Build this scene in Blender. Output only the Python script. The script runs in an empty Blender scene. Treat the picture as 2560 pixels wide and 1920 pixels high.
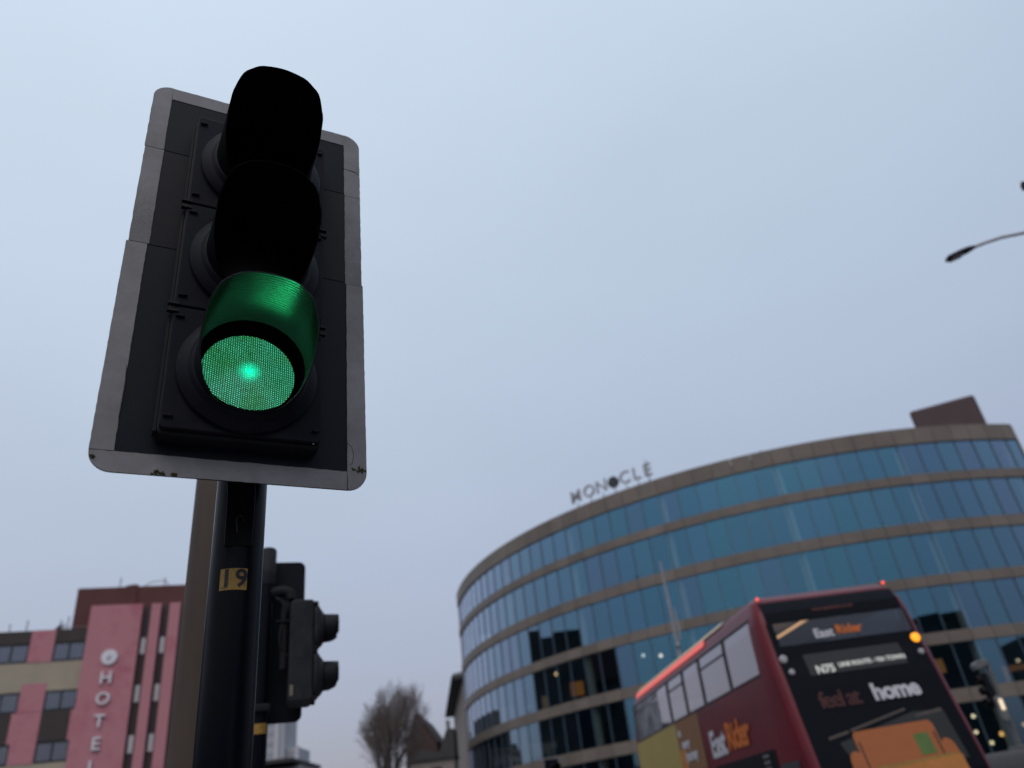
import bpy, math, random
from mathutils import Vector, Matrix
random.seed(7)
SC = bpy.context.scene
COL = SC.collection
rad = math.radians
EYE = 1.3

# ---------------------------------------------------------------- camera
FPX, ROLL, PITCH = 1940.65, rad(-7.207), rad(30.302)
_F = Vector((0, math.cos(PITCH), math.sin(PITCH)))
_R0 = Vector((1, 0, 0)); _U0 = Vector((0, -math.sin(PITCH), math.cos(PITCH)))
CR = math.cos(ROLL) * _R0 + math.sin(ROLL) * _U0
CU = -math.sin(ROLL) * _R0 + math.cos(ROLL) * _U0
cam = bpy.data.cameras.new('camera')
cam.sensor_width = 36; cam.lens = FPX / 2560 * 36
cam.clip_start = .05; cam.clip_end = 3000
cam.dof.use_dof = True; cam.dof.focus_distance = 1.95; cam.dof.aperture_fstop = 2.25
cob = bpy.data.objects.new('camera', cam); COL.objects.link(cob)
cob.matrix_world = Matrix(((CR.x, CU.x, -_F.x, 0), (CR.y, CU.y, -_F.y, 0), (CR.z, CU.z, -_F.z, EYE), (0, 0, 0, 1)))
SC.camera = cob

# ---------------------------------------------------------------- world (overcast), sun, exposure
SUN_EL, SUN_AZ = 52, 190
w = bpy.data.worlds.new('World'); SC.world = w; w.use_nodes = True
nt = w.node_tree; nt.nodes.clear()
out = nt.nodes.new('ShaderNodeOutputWorld')
sky = nt.nodes.new('ShaderNodeTexSky'); sky.sky_type = 'NISHITA'; sky.sun_disc = False
sky.sun_elevation = rad(SUN_EL); sky.sun_rotation = rad(SUN_AZ); sky.air_density = 1; sky.dust_density = 3
b1 = nt.nodes.new('ShaderNodeBackground'); b1.inputs[1].default_value = .05
nt.links.new(sky.outputs[0], b1.inputs[0])
tc = nt.nodes.new('ShaderNodeTexCoord')
sx = nt.nodes.new('ShaderNodeSeparateXYZ'); nt.links.new(tc.outputs['Generated'], sx.inputs[0])
def vm(op, a, b):
    n = nt.nodes.new('ShaderNodeVectorMath'); n.operation = op
    for k, q in ((0, a), (1, b)):
        if isinstance(q, tuple): n.inputs[k].default_value = q
        else: nt.links.new(q, n.inputs[k])
    return n.outputs[0]
def cl(o, lo, hi):
    n = nt.nodes.new('ShaderNodeClamp'); n.inputs[1].default_value = lo; n.inputs[2].default_value = hi; nt.links.new(o, n.inputs[0]); return n.outputs[0]
# cloud deck: radiance rises with height and falls off slightly from left to right
zc, xc = cl(sx.outputs[2], 0, 1), cl(sx.outputs[0], -.7, .7)
q_ = vm('ADD', vm('MULTIPLY', zc, (-.2181, -.3951, -.4288)), (.6515, .9761, 1.064))
q_ = vm('ADD', vm('MULTIPLY', q_, zc), (.1535, .0963, .1389))
q_ = vm('ADD', q_, vm('MULTIPLY', xc, (-.0678, -.0706, -.0654)))
ns = nt.nodes.new('ShaderNodeTexNoise'); ns.inputs['Scale'].default_value = 1.6; ns.inputs['Detail'].default_value = 4
ns.inputs['Roughness'].default_value = .45
mp = nt.nodes.new('ShaderNodeMapping'); mp.inputs['Scale'].default_value = (1, 1, 2.4)
nt.links.new(tc.outputs['Generated'], mp.inputs[0]); nt.links.new(mp.outputs[0], ns.inputs['Vector'])
mr = nt.nodes.new('ShaderNodeMapRange'); mr.inputs[1].default_value = .3; mr.inputs[2].default_value = .7
mr.inputs[3].default_value = .95; mr.inputs[4].default_value = 1.05
nt.links.new(ns.outputs[0], mr.inputs[0])
b2 = nt.nodes.new('ShaderNodeBackground'); nt.links.new(q_, b2.inputs[0]); nt.links.new(mr.outputs[0], b2.inputs[1])
ad = nt.nodes.new('ShaderNodeAddShader'); nt.links.new(b1.outputs[0], ad.inputs[0]); nt.links.new(b2.outputs[0], ad.inputs[1])
nt.links.new(ad.outputs[0], out.inputs[0])

sl = bpy.data.lights.new('sun', 'SUN'); sl.energy = .5; sl.angle = rad(35); sl.color = (1, .95, .88)
so = bpy.data.objects.new('sun', sl); COL.objects.link(so)
sd = Vector((math.sin(rad(SUN_AZ)) * math.cos(rad(SUN_EL)), math.cos(rad(SUN_AZ)) * math.cos(rad(SUN_EL)), math.sin(rad(SUN_EL))))
so.rotation_euler = sd.to_track_quat('Z', 'Y').to_euler()
SC.view_settings.view_transform = 'Standard'; SC.view_settings.look = 'None'
SC.view_settings.gamma = 1; SC.view_settings.exposure = 0
SC.render.engine = 'CYCLES'
SC.cycles.use_denoising = True
SC.cycles.max_bounces = 8; SC.cycles.transparent_max_bounces = 12
SC.cycles.sample_clamp_indirect = 4

# ---------------------------------------------------------------- materials
def base_mat(name):
    m = bpy.data.materials.new(name); m.use_nodes = True
    return m, m.node_tree, m.node_tree.nodes['Principled BSDF']

def mat(name, col, rough=.6, metal=0, var=.12, scale=6, spec=.4, bump=0, bscale=80, dirt=None, dirt_amt=.5, dscale=3, coat=0, stretch=None):
    m, t, p = base_mat(name)
    N, L = t.nodes, t.links
    p.inputs['Roughness'].default_value = rough; p.inputs['Metallic'].default_value = metal
    p.inputs['Specular IOR Level'].default_value = spec
    if coat: p.inputs['Coat Weight'].default_value = coat; p.inputs['Coat Roughness'].default_value = .08
    c = N.new('ShaderNodeTexCoord')
    src = c.outputs['Object']
    if stretch:
        mm = N.new('ShaderNodeMapping'); mm.inputs['Scale'].default_value = stretch
        L.new(src, mm.inputs[0]); src = mm.outputs[0]
    n = N.new('ShaderNodeTexNoise'); n.inputs['Scale'].default_value = scale; n.inputs['Detail'].default_value = 6
    L.new(src, n.inputs['Vector'])
    r = N.new('ShaderNodeValToRGB'); L.new(n.outputs[0], r.inputs[0])
    a, b = r.color_ramp.elements
    a.position = .3; b.position = .72
    a.color = tuple(x * (1 - var) for x in col) + (1,); b.color = tuple(min(1, x * (1 + var)) for x in col) + (1,)
    colout = r.outputs[0]
    if dirt:
        n2 = N.new('ShaderNodeTexNoise'); n2.inputs['Scale'].default_value = dscale; n2.inputs['Detail'].default_value = 10
        n2.inputs['Roughness'].default_value = .7
        L.new(src, n2.inputs['Vector'])
        r2 = N.new('ShaderNodeValToRGB'); L.new(n2.outputs[0], r2.inputs[0])
        r2.color_ramp.elements[0].position = .5; r2.color_ramp.elements[0].color = (0, 0, 0, 1)
        r2.color_ramp.elements[1].position = .68; r2.color_ramp.elements[1].color = (dirt_amt,) * 3 + (1,)
        mx = N.new('ShaderNodeMixRGB'); L.new(r2.outputs[0], mx.inputs[0]); L.new(colout, mx.inputs[1])
        mx.inputs[2].default_value = tuple(dirt) + (1,)
        colout = mx.outputs[0]
    L.new(colout, p.inputs['Base Color'])
    if bump:
        n3 = N.new('ShaderNodeTexNoise'); n3.inputs['Scale'].default_value = bscale; L.new(src, n3.inputs['Vector'])
        bp = N.new('ShaderNodeBump'); bp.inputs['Strength'].default_value = bump; bp.inputs['Distance'].default_value = .002
        L.new(n3.outputs[0], bp.inputs['Height']); L.new(bp.outputs[0], p.inputs['Normal'])
    return m

def emis(name, col, s):
    m, t, p = base_mat(name)
    p.inputs['Base Color'].default_value = tuple(x * .3 for x in col) + (1,)
    p.inputs['Emission Color'].default_value = tuple(col) + (1,); p.inputs['Emission Strength'].default_value = s
    return m

def glass(name, refl, tint, base=.3, rough=.015, var=0, edge=(.85, .88, 1)):
    """coated window glass: a tinted mirror coat over see-through tinted glass, whiter where seen at a glancing angle"""
    m, t, p = base_mat(name); N, L = t.nodes, t.links
    N.remove(p); o = N['Material Output']
    g = N.new('ShaderNodeBsdfGlossy'); g.inputs['Roughness'].default_value = rough
    tr = N.new('ShaderNodeBsdfTransparent'); tr.inputs[0].default_value = tuple(tint) + (1,)
    lw = N.new('ShaderNodeLayerWeight'); lw.inputs[0].default_value = .5
    pw = N.new('ShaderNodeMath'); pw.operation = 'POWER'; pw.inputs[1].default_value = 1.5; L.new(lw.outputs['Facing'], pw.inputs[0])
    mx = N.new('ShaderNodeMixRGB'); mx.inputs[1].default_value = tuple(refl) + (1,); mx.inputs[2].default_value = tuple(edge) + (1,)
    L.new(pw.outputs[0], mx.inputs[0])
    colr = mx.outputs[0]
    if var:
        oi = N.new('ShaderNodeNewGeometry')
        hs = N.new('ShaderNodeHueSaturation'); L.new(colr, hs.inputs['Color'])
        m1 = N.new('ShaderNodeMapRange'); m1.inputs[3].default_value = 1 - var; m1.inputs[4].default_value = 1 + var
        L.new(oi.outputs['Random Per Island'], m1.inputs[0]); L.new(m1.outputs[0], hs.inputs['Value'])
        m2 = N.new('ShaderNodeMapRange'); m2.inputs[3].default_value = .5 - .018; m2.inputs[4].default_value = .5 + .03
        w_ = N.new('ShaderNodeTexWhiteNoise'); w_.noise_dimensions = '1D'; L.new(oi.outputs['Random Per Island'], w_.inputs['W'])
        L.new(w_.outputs[0], m2.inputs[0]); L.new(m2.outputs[0], hs.inputs['Hue'])
        colr = hs.outputs[0]
    L.new(colr, g.inputs[0])
    # mixing weight: base reflectance + Fresnel
    a = N.new('ShaderNodeMath'); a.operation = 'MULTIPLY_ADD'; a.inputs[1].default_value = .75; a.inputs[2].default_value = base; a.use_clamp = True
    L.new(pw.outputs[0], a.inputs[0])
    ms = N.new('ShaderNodeMixShader'); L.new(a.outputs[0], ms.inputs[0]); L.new(tr.outputs[0], ms.inputs[1]); L.new(g.outputs[0], ms.inputs[2])
    L.new(ms.outputs[0], o.inputs[0])
    return m

def island(m, k):
    """slight tone difference from panel to panel"""
    t = m.node_tree; p = t.nodes['Principled BSDF']; l = p.inputs['Base Color'].links[0]; src = l.from_socket
    g = t.nodes.new('ShaderNodeNewGeometry'); mr_ = t.nodes.new('ShaderNodeMapRange'); mr_.inputs[3].default_value = 1 - k; mr_.inputs[4].default_value = 1 + k
    h = t.nodes.new('ShaderNodeHueSaturation'); t.links.new(g.outputs['Random Per Island'], mr_.inputs[0]); t.links.new(mr_.outputs[0], h.inputs['Value'])
    t.links.new(src, h.inputs['Color']); t.links.new(h.outputs[0], p.inputs['Base Color'])
M = {}
M['black'] = mat('black_plastic', (.005, .005, .008), .6, spec=.2, var=.25, scale=9, bump=.15, bscale=300)
M['head'] = mat('head_polycarbonate', (.0055, .0055, .010), .5, var=.25, scale=7, spec=.08, bump=.1, bscale=250, dirt=(.015, .0145, .019), dirt_amt=.6, dscale=5)
M['visor_in'] = mat('visor_lining', (.0045, .005, .005), .32, var=.1, scale=20, spec=.25)
def lining_mat():
    m = mat('visor_lining', (.010, .012, .011), .24, var=.1, scale=20, spec=.55)
    t = m.node_tree; p = t.nodes['Principled BSDF']
    c = t.nodes.new('ShaderNodeTexCoord')
    w_ = t.nodes.new('ShaderNodeTexWave'); w_.bands_direction = 'Y'; w_.inputs['Scale'].default_value = 42; w_.inputs['Distortion'].default_value = 1.2
    w_.inputs['Detail'].default_value = 3; w_.inputs['Detail Scale'].default_value = 3
    t.links.new(c.outputs['Object'], w_.inputs['Vector'])
    b = t.nodes.new('ShaderNodeBump'); b.inputs['Strength'].default_value = .35; b.inputs['Distance'].default_value = .0008
    t.links.new(w_.outputs[0], b.inputs['Height']); t.links.new(b.outputs[0], p.inputs['Normal'])
    return m
M['visor_in'] = lining_mat()
M['collar'] = mat('unlit_collar', (.0012, .0012, .0014), .9, var=.1, spec=.02)  # dark band at the hood's base: missing lamp light put into the colour
M['visor_shaded'] = mat('visor_shade_black', (.0012, .0012, .002), .85, var=.2, scale=9, spec=.04)  # unlit hoods: same plastic blackened, the shade is in the colour
M['board'] = mat('board_face', (.0035, .0050, .0095), .5, spec=.13, var=.12, scale=3, dirt=(.010, .010, .014), dirt_amt=.6, dscale=3, bump=.05)
M['board2'] = mat('board_face_faded', (.014, .0125, .016), .55, spec=.13, var=.15, scale=4, dirt=(.007, .007, .010), dirt_amt=.6, dscale=3)
M['poleblk'] = mat('pole_paint', (.0011, .0017, .0042), .30, var=.3, scale=10, spec=.09, bump=.25, bscale=40, dirt=(.004, .0042, .006), dirt_amt=.7, dscale=14, stretch=(1, 1, .25))
M['bracket'] = mat('bracket_black', (.003, .003, .004), .6, var=.2, spec=.15)
M['column'] = mat('brown_column', (.070, .047, .035), .6, var=.3, scale=5, dirt=(.022, .018, .018), dirt_amt=.8, dscale=6, stretch=(1, 1, .12), spec=.3)
M['grey_steel'] = mat('grey_steel', (.24, .25, .26), .5, .2, var=.1, scale=4)
M['lampblk'] = mat('lamp_black', (.012, .012, .02), .5)
M['sticker'] = mat('yellow_plate', (.30, .165, .022), .45, var=.15, scale=30, dirt=(.05, .03, .01), dirt_amt=.95, dscale=60)
M['ink'] = mat('black_ink', (.01, .01, .012), .5)
M['moss'] = mat('moss', (.035, .034, .010), .95, var=.4, scale=300)

def strip_mat():
    # white retroreflective sheeting: fine cell pattern, grey with grime
    m, t, p = base_mat('reflective_sheet'); N, L = t.nodes, t.links
    c = N.new('ShaderNodeTexCoord')
    v = N.new('ShaderNodeTexVoronoi'); v.feature = 'DISTANCE_TO_EDGE'; v.inputs['Scale'].default_value = 330; v.inputs['Randomness'].default_value = .15
    L.new(c.outputs['Object'], v.inputs['Vector'])
    r = N.new('ShaderNodeValToRGB'); L.new(v.outputs[0], r.inputs[0])
    r.color_ramp.elements[0].color = (.132, .126, .132, 1); r.color_ramp.elements[0].position = .02
    r.color_ramp.elements[1].color = (.212, .203, .211, 1); r.color_ramp.elements[1].position = .10
    n = N.new('ShaderNodeTexNoise'); n.inputs['Scale'].default_value = 7; n.inputs['Detail'].default_value = 12; n.inputs['Roughness'].default_value = .75
    L.new(c.outputs['Object'], n.inputs['Vector'])
    r2 = N.new('ShaderNodeValToRGB'); L.new(n.outputs[0], r2.inputs[0])
    r2.color_ramp.elements[0].position = .35; r2.color_ramp.elements[0].color = (.70, .68, .68, 1)
    r2.color_ramp.elements[1].position = .65; r2.color_ramp.elements[1].color = (1.08, 1.06, 1.07, 1)
    mx = N.new('ShaderNodeMixRGB'); mx.blend_type = 'MULTIPLY'; mx.inputs[0].default_value = 1
    L.new(r.outputs[0], mx.inputs[1]); L.new(r2.outputs[0], mx.inputs[2])
    L.new(mx.outputs[0], p.inputs['Base Color'])
    p.inputs['Roughness'].default_value = .45; p.inputs['Specular IOR Level'].default_value = .35
    b = N.new('ShaderNodeBump'); b.inputs['Strength'].default_value = .3; b.inputs['Distance'].default_value = .0006
    L.new(v.outputs[0], b.inputs['Height']); L.new(b.outputs[0], p.inputs['Normal'])
    return m
M['strip'] = strip_mat()

def lens_mat():
    # object coords of the lens mesh: x across, z up, origin at the lens centre
    m, t, p = base_mat('green_lens'); N, L = t.nodes, t.links
    c = N.new('ShaderNodeTexCoord'); s = N.new('ShaderNodeSeparateXYZ'); L.new(c.outputs['Object'], s.inputs[0])
    P = .0048
    def math_(op, a, b=None, clamp=False):
        n = N.new('ShaderNodeMath'); n.operation = op; n.use_clamp = clamp
        for i, q in enumerate((a, b)):
            if q is None: continue
            if isinstance(q, (int, float)): n.inputs[i].default_value = q
            else: L.new(q, n.inputs[i])
        return n.outputs[0]
    xs = math_('MULTIPLY', s.outputs[0], 1 / P)
    col_i = math_('FLOOR', xs); fx = math_('SUBTRACT', math_('SUBTRACT', xs, col_i), .5)
    half = math_('MULTIPLY', math_('MODULO', math_('ABSOLUTE', col_i), 2), .5)
    zs = math_('ADD', math_('MULTIPLY', s.outputs[2], 1 / P), half)
    fz = math_('SUBTRACT', math_('SUBTRACT', zs, math_('FLOOR', zs)), .5)
    # crescent-like facet: a dot with its weight towards one edge
    d2 = math_('ADD', math_('POWER', math_('ABSOLUTE', math_('MULTIPLY', fx, 1.15)), 2), math_('POWER', math_('ABSOLUTE', math_('SUBTRACT', math_('MULTIPLY', fz, 1.7), .12)), 2))
    dot = math_('SUBTRACT', 1, math_('MULTIPLY', math_('SQRT', d2), 2.4), True)
    dot = math_('POWER', dot, 1.1)
    r2 = math_('SQRT', math_('ADD', math_('POWER', s.outputs[0], 2), math_('POWER', s.outputs[2], 2)))
    core = math_('SUBTRACT', 1, math_('MULTIPLY', r2, 30), True)
    core = math_('POWER', core, 1.8)
    nz = N.new('ShaderNodeTexNoise'); nz.inputs['Scale'].default_value = 14; nz.inputs['Detail'].default_value = 3
    L.new(c.outputs['Object'], nz.inputs['Vector'])
    nf = N.new('ShaderNodeTexNoise'); nf.inputs['Scale'].default_value = 420; L.new(c.outputs['Object'], nf.inputs['Vector'])
    tint = N.new('ShaderNodeValToRGB'); L.new(nz.outputs[0], tint.inputs[0])
    tint.color_ramp.elements[0].position = .38; tint.color_ramp.elements[0].color = (.10, .64, .24, 1)
    tint.color_ramp.elements[1].position = .62; tint.color_ramp.elements[1].color = (.13, .93, .60, 1)
    bright = N.new('ShaderNodeMapRange'); L.new(nf.outputs[0], bright.inputs[0]); bright.inputs[1].default_value = .3; bright.inputs[2].default_value = .7
    bright.inputs[3].default_value = .55; bright.inputs[4].default_value = 1.65
    lit = N.new('ShaderNodeMixRGB'); L.new(dot, lit.inputs[0])
    lit.inputs[1].default_value = (.002, .035, .012, 1); L.new(tint.outputs[0], lit.inputs[2])
    lit2 = N.new('ShaderNodeMixRGB'); L.new(core, lit2.inputs[0]); L.new(lit.outputs[0], lit2.inputs[1]); lit2.inputs[2].default_value = (.0, .80, .42, 1)
    p.inputs['Base Color'].default_value = (.004, .02, .012, 1); p.inputs['Roughness'].default_value = .3
    L.new(lit2.outputs[0], p.inputs['Emission Color'])
    es = math_('MULTIPLY', bright.outputs[0], 1.75); L.new(es, p.inputs['Emission Strength'])
    return m
M['lens_green'] = lens_mat()
M['lens_off'] = mat('unlit_lens', (.002, .0015, .0015), .4, var=.3, scale=400, spec=.1)

# ---------------------------------------------------------------- mesh builder
class MB:
    def __init__(s): s.v = []; s.f = []
    def add(s, vs, fs):
        o = len(s.v); s.v += [Vector(q) for q in vs]; s.f += [[o + i for i in q] for q in fs]; return s
    def box(s, c, d, rz=0, ax=None):
        cx, cy, cz = c; dx, dy, dz = (q / 2 for q in d)
        P = [(x, y, z) for z in (-dz, dz) for y in (-dy, dy) for x in (-dx, dx)]
        if ax is not None: P = [Vector(c) + ax[0] * x + ax[1] * y + ax[2] * z for x, y, z in P]
        else:
            ca, sa = math.cos(rz), math.sin(rz)
            P = [(cx + x * ca - y * sa, cy + x * sa + y * ca, cz + z) for x, y, z in P]
        return s.add(P, [(0, 2, 3, 1), (4, 5, 7, 6), (0, 1, 5, 4), (2, 6, 7, 3), (0, 4, 6, 2), (1, 3, 7, 5)])
    def prism(s, poly, d, fr):
        """poly in the frame's x,z; extruded by d along the frame's y; fr = (origin, X, Y, Z)"""
        o, X, Y, Z = fr; n = len(poly)
        a = [o + X * p[0] + Z * p[1] for p in poly]; b = [q + Y * d for q in a]
        return s.add(a + b, [list(range(n))[::-1], [i + n for i in range(n)]] + [(i, (i + 1) % n, (i + 1) % n + n, i + n) for i in range(n)])
    def rings(s, R, close=True, cap0=True, cap1=True):
        n = len(R[0]); vs = [q for r in R for q in r]; fs = []
        for k in range(len(R) - 1):
            for i in range(n if close else n - 1):
                j = (i + 1) % n
                fs.append((k * n + i, k * n + j, (k + 1) * n + j, (k + 1) * n + i))
        if cap0: fs.append(list(range(n))[::-1])
        if cap1: fs.append([(len(R) - 1) * n + i for i in range(n)])
        return s.add(vs, fs)
    def tube(s, path, rr, n=16, caps=True):
        path = [Vector(p) for p in path]; R = []
        if not isinstance(rr, (list, tuple)): rr = [rr] * len(path)
        up = Vector((0, 0, 1)); prev = None
        for i, p in enumerate(path):
            d = (path[min(i + 1, len(path) - 1)] - path[max(i - 1, 0)]).normalized()
            if prev is None: a = d.cross(up if abs(d.z) < .9 else Vector((1, 0, 0))).normalized()
            else: a = (prev - d * prev.dot(d)).normalized()
            prev = a; b = d.cross(a)
            R.append([p + (a * math.cos(t) + b * math.sin(t)) * rr[i] for t in (2 * math.pi * k / n for k in range(n))])
        return s.rings(R, True, caps, caps)
    def sphere(s, c, r, n=10, sc=(1, 1, 1)):
        R = []
        for k in range(1, n):
            t = math.pi * k / n
            R.append([Vector((c[0] + r * sc[0] * math.sin(t) * math.cos(a), c[1] + r * sc[1] * math.sin(t) * math.sin(a), c[2] - r * sc[2] * math.cos(t))) for a in (2 * math.pi * i / (2 * n) for i in range(2 * n))])
        return s.rings(R)
    def quad(s, a, b, c, d): return s.add([a, b, c, d], [(0, 1, 2, 3)])
    def build(s, name, m, parent=None, smooth=False, origin=None, bevel=0, xf=None):
        me = bpy.data.meshes.new(name)
        V = [xf @ q for q in s.v] if xf else s.v
        if parent is not None:
            V = [PINV[parent.name] @ q for q in V] if parent.name in PINV else V
        og = Vector((0, 0, 0))
        if origin is not None:
            og = Vector(origin)
            if parent is not None and parent.name in PINV: og = PINV[parent.name] @ og
            V = [q - og for q in V]
        me.from_pydata([tuple(q) for q in V], [], s.f); me.validate(); me.update()
        me.materials.append(m)
        if smooth:
            for p in me.polygons: p.use_smooth = True
            try: me.set_sharp_from_angle(angle=rad(38))
            except Exception: pass
        o = bpy.data.objects.new(name, me); COL.objects.link(o); o.location = og
        if parent is not None:
            o.parent = parent
            PINV[o.name] = Matrix.Translation(-og) @ PINV.get(parent.name, Matrix())
        else: PINV[o.name] = Matrix.Translation(-og)
        if bevel:
            bm = o.modifiers.new('bevel', 'BEVEL'); bm.width = bevel; bm.segments = 2; bm.limit_method = 'ANGLE'
        return o
PINV = {}

def tag(o, label=None, cat=None, group=None, kind=None):
    for k, v in (('label', label), ('category', cat), ('group', group), ('kind', kind)):
        if v: o[k] = v
    return o
def empty(name, loc, rz=0, label=None, cat=None, group=None):
    """parts of this thing may be built with world coordinates; they are stored in its frame"""
    o = bpy.data.objects.new(name, None); COL.objects.link(o)
    o.location = loc; o.rotation_euler = (0, 0, rz); o.empty_display_size = .3
    PINV[o.name] = (Matrix.Translation(Vector(loc)) @ Matrix.Rotation(rz, 4, 'Z')).inverted()
    return tag(o, label, cat, group)
def kids(o): return [c for c in bpy.data.objects if c.parent == o]
def copy_tree(o, parent=None, skip=()):
    c = o.copy(); COL.objects.link(c)
    if parent: c.parent = parent; c.matrix_parent_inverse = o.matrix_parent_inverse
    for ch in kids(o):
        if ch.name.split('.')[0] in skip or ch.get('skipcopy'): continue
        copy_tree(ch, c, skip)
    return c
def lettering(txt, size, m, name, parent, o, X, Z, thick=.004, bold=0, align='CENTER', space=1, smooth=None):
    """flat text as mesh: centre of its line at o, reading along X, up along Z"""
    cu = bpy.data.curves.new('t', 'FONT'); cu.body = txt; cu.size = size; cu.align_x = align; cu.align_y = 'CENTER'
    cu.extrude = thick / 2; cu.offset = bold; cu.space_character = space; cu.resolution_u = 3
    ob = bpy.data.objects.new('t', cu); COL.objects.link(ob)
    dg = bpy.context.evaluated_depsgraph_get(); me = bpy.data.meshes.new_from_object(ob.evaluated_get(dg))
    bpy.data.objects.remove(ob); bpy.data.curves.remove(cu)
    X = Vector(X).normalized(); Z = Vector(Z).normalized(); Y = X.cross(Z)   # Y points out of the text's face
    mb = MB(); mb.v = [Vector(o) + X * v.co.x + Z * v.co.y + Y * v.co.z for v in me.vertices]
    mb.f = [list(p.vertices) for p in me.polygons]
    bpy.data.meshes.remove(me)
    return mb.build(name, m, parent)
def rrect(x0, z0, x1, z1, r, n=6):
    P = []
    for cx, cz, a in ((x1 - r, z1 - r, 0), (x0 + r, z1 - r, 90), (x0 + r, z0 + r, 180), (x1 - r, z0 + r, 270)):
        for i in range(n + 1):
            t = rad(a + 90 * i / n); P.append((cx + r * math.cos(t), cz + r * math.sin(t)))
    return P

# ---------------------------------------------------------------- ground
def ground():
    m = mat('asphalt', (.05, .05, .052), .85, var=.25, scale=.8, bump=.3, bscale=30)
    g = MB(); g.quad((-900, -900, -.02), (900, -900, -.02), (900, 900, -.02), (-900, 900, -.02)).build('ground', mat('distant_ground', (.07, .07, .068), .9), None)
    tag(bpy.data.objects['ground'], kind='structure')
    MB().quad((-34, -60, -.01), (40, -60, -.01), (40, 46, -.01), (-34, 46, -.01)).build('road', m)
    tag(bpy.data.objects['road'], kind='structure')
    pm = mat('paving', (.22, .21, .20), .85, var=.15, scale=2)
    a = MB(); a.prism(rrect(-9, -12, 2.4, 7.5, 1.5), .13, (Vector((0, 0, -.012)), Vector((1, 0, 0)), Vector((0, 0, 1)), Vector((0, 1, 0))))
    tag(a.build('pavement', pm), kind='structure')
    b = MB(); b.prism([(-9, 47), (60, 47), (60, 140), (-9, 140)], .13, (Vector((0, 0, -.012)), Vector((1, 0, 0)), Vector((0, 0, 1)), Vector((0, 1, 0))))
    tag(b.build('pavement', pm), kind='structure')
    mk = mat('road_paint', (.7, .7, .68), .7)
    c = MB()
    for k in range(8): c.quad((9 + .1 * k, -14 + 6 * k, -.004), (9.12 + .1 * k, -14 + 6 * k, -.004), (9.12 + .1 * k, -10 + 6 * k, -.004), (9 + .1 * k, -10 + 6 * k, -.004))
    tag(c.build('road_marking', mk), kind='structure')
ground()

# ---------------------------------------------------------------- traffic signal (foreground)
W3 = Vector((.869212, .494419, .004436)).normalized(); N3 = Vector((.494415, -.869223, .002051)).normalized()
U3 = N3.cross(W3) * -1
U3 = W3.cross(N3) * -1
if U3.z < 0: U3 = -U3
OB = Vector((-.852653, 1.351663, 2.017074)); BW, BH = .5641, 1.15
FR = (OB, W3, N3, U3)
def bp_(x, off, z): return OB + W3 * x + N3 * off + U3 * z
POLE = Vector((-.6766, 1.7004))
LC = [(.284, .235), (.284, .545), (.284, .855)]

def aspect(root, cx, cz, lit, reach, flare):
    """one lamp section: lid, bezel, collar, lens and hooded visor"""
    lid = MB()
    x0, x1 = .116, .448
    z0, z1 = cz - .153, cz + .153
    lid.prism(rrect(x0, z0, x1, z1, .010, 3), .012, (bp_(0, .044, 0), W3, N3, U3))
    for sx, ww in ((x0 + .005, .020), (x1 - .022, .016)):
        for zz in (z0 + .024, z1 - .030): lid.prism([(sx, zz), (sx + ww, zz), (sx + ww, zz + .006), (sx, zz + .006)], .006, (bp_(0, .0565, 0), W3, N3, U3))
    lo = lid.build('lamp_door', M['head'], root, bevel=.004)
    def ring(r, off, n=64, dz=0): return [bp_(cx + r * math.sin(t), off, cz + dz + r * math.cos(t)) for t in (2 * math.pi * k / n for k in range(n))]
    MB().rings([ring(.1012, .0566), ring(.150, .0572), ring(.150, .066), ring(.145, .072), ring(.128, .080), ring(.122, .092), ring(.117, .094)], True, False, False).build('bezel', M['head'], lo, True)
    MB().rings([ring(.1010, .0535), ring(.1015, .064), ring(.108, .070), ring(.1135, .099)], True, False, False).build('collar', M['collar'], lo, True)
    # lens, slightly domed
    R = []
    for k in range(0, 9):
        r = .1005 * (1 - k / 8.5); R.append(ring(r, .0580 + .010 * (1 - (r / .1005) ** 2)))
    le = MB().rings(R, True, False, True).build('lens', M['lens_green'] if lit else M['lens_off'], lo, True, origin=bp_(cx, .055, cz))
    # visor: a tube whose mouth is cut back at the sides
    n = 72
    def length(t):
        a = abs(math.degrees(t)); a = min(a, 360 - a)
        pts = [(0, .272), (25, .270), (45, .262), (70, .236), (90, .205), (110, .168), (130, .128), (148, .100), (180, .096)]
        for (a0, l0), (a1, l1) in zip(pts, pts[1:]):
            if a <= a1: k = (a - a0) / (a1 - a0); k = k * k * (3 - 2 * k); return (l0 + (l1 - l0) * k - .093) * reach + .093
        return .096
    def vring(rad_, f):
        P = []
        for k in range(n):
            t = 2 * math.pi * k / n; L_ = .093 + (length(t) - .093) * f
            q = rad_ + flare * f
            # a little squared, as moulded visors are
            sq = 1 + .028 * math.cos(4 * t + math.pi) * f
            P.append(bp_(cx + q * sq * math.sin(t), L_, cz + q * sq * math.cos(t)))
        return P
    fs = [0, .12, .25, .4, .55, .7, .85, .95, 1]
    MB().rings([vring(.1175, f) for f in fs] + [[a.lerp(b, .5) + N3 * .0008 for a, b in zip(vring(.1175, 1), vring(.1145, 1))]], True, False, False).build('visor', M['visor_shaded'] if not lit else M['head'], lo, True)
    MB().rings([vring(.1145, f) for f in fs] + [[a.lerp(b, .5) + N3 * .0008 for a, b in zip(vring(.1175, 1), vring(.1145, 1))]], True, False, False).build('visor_lining', M['visor_in'] if lit else M['visor_shaded'], lo, True)
    return lo

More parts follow.
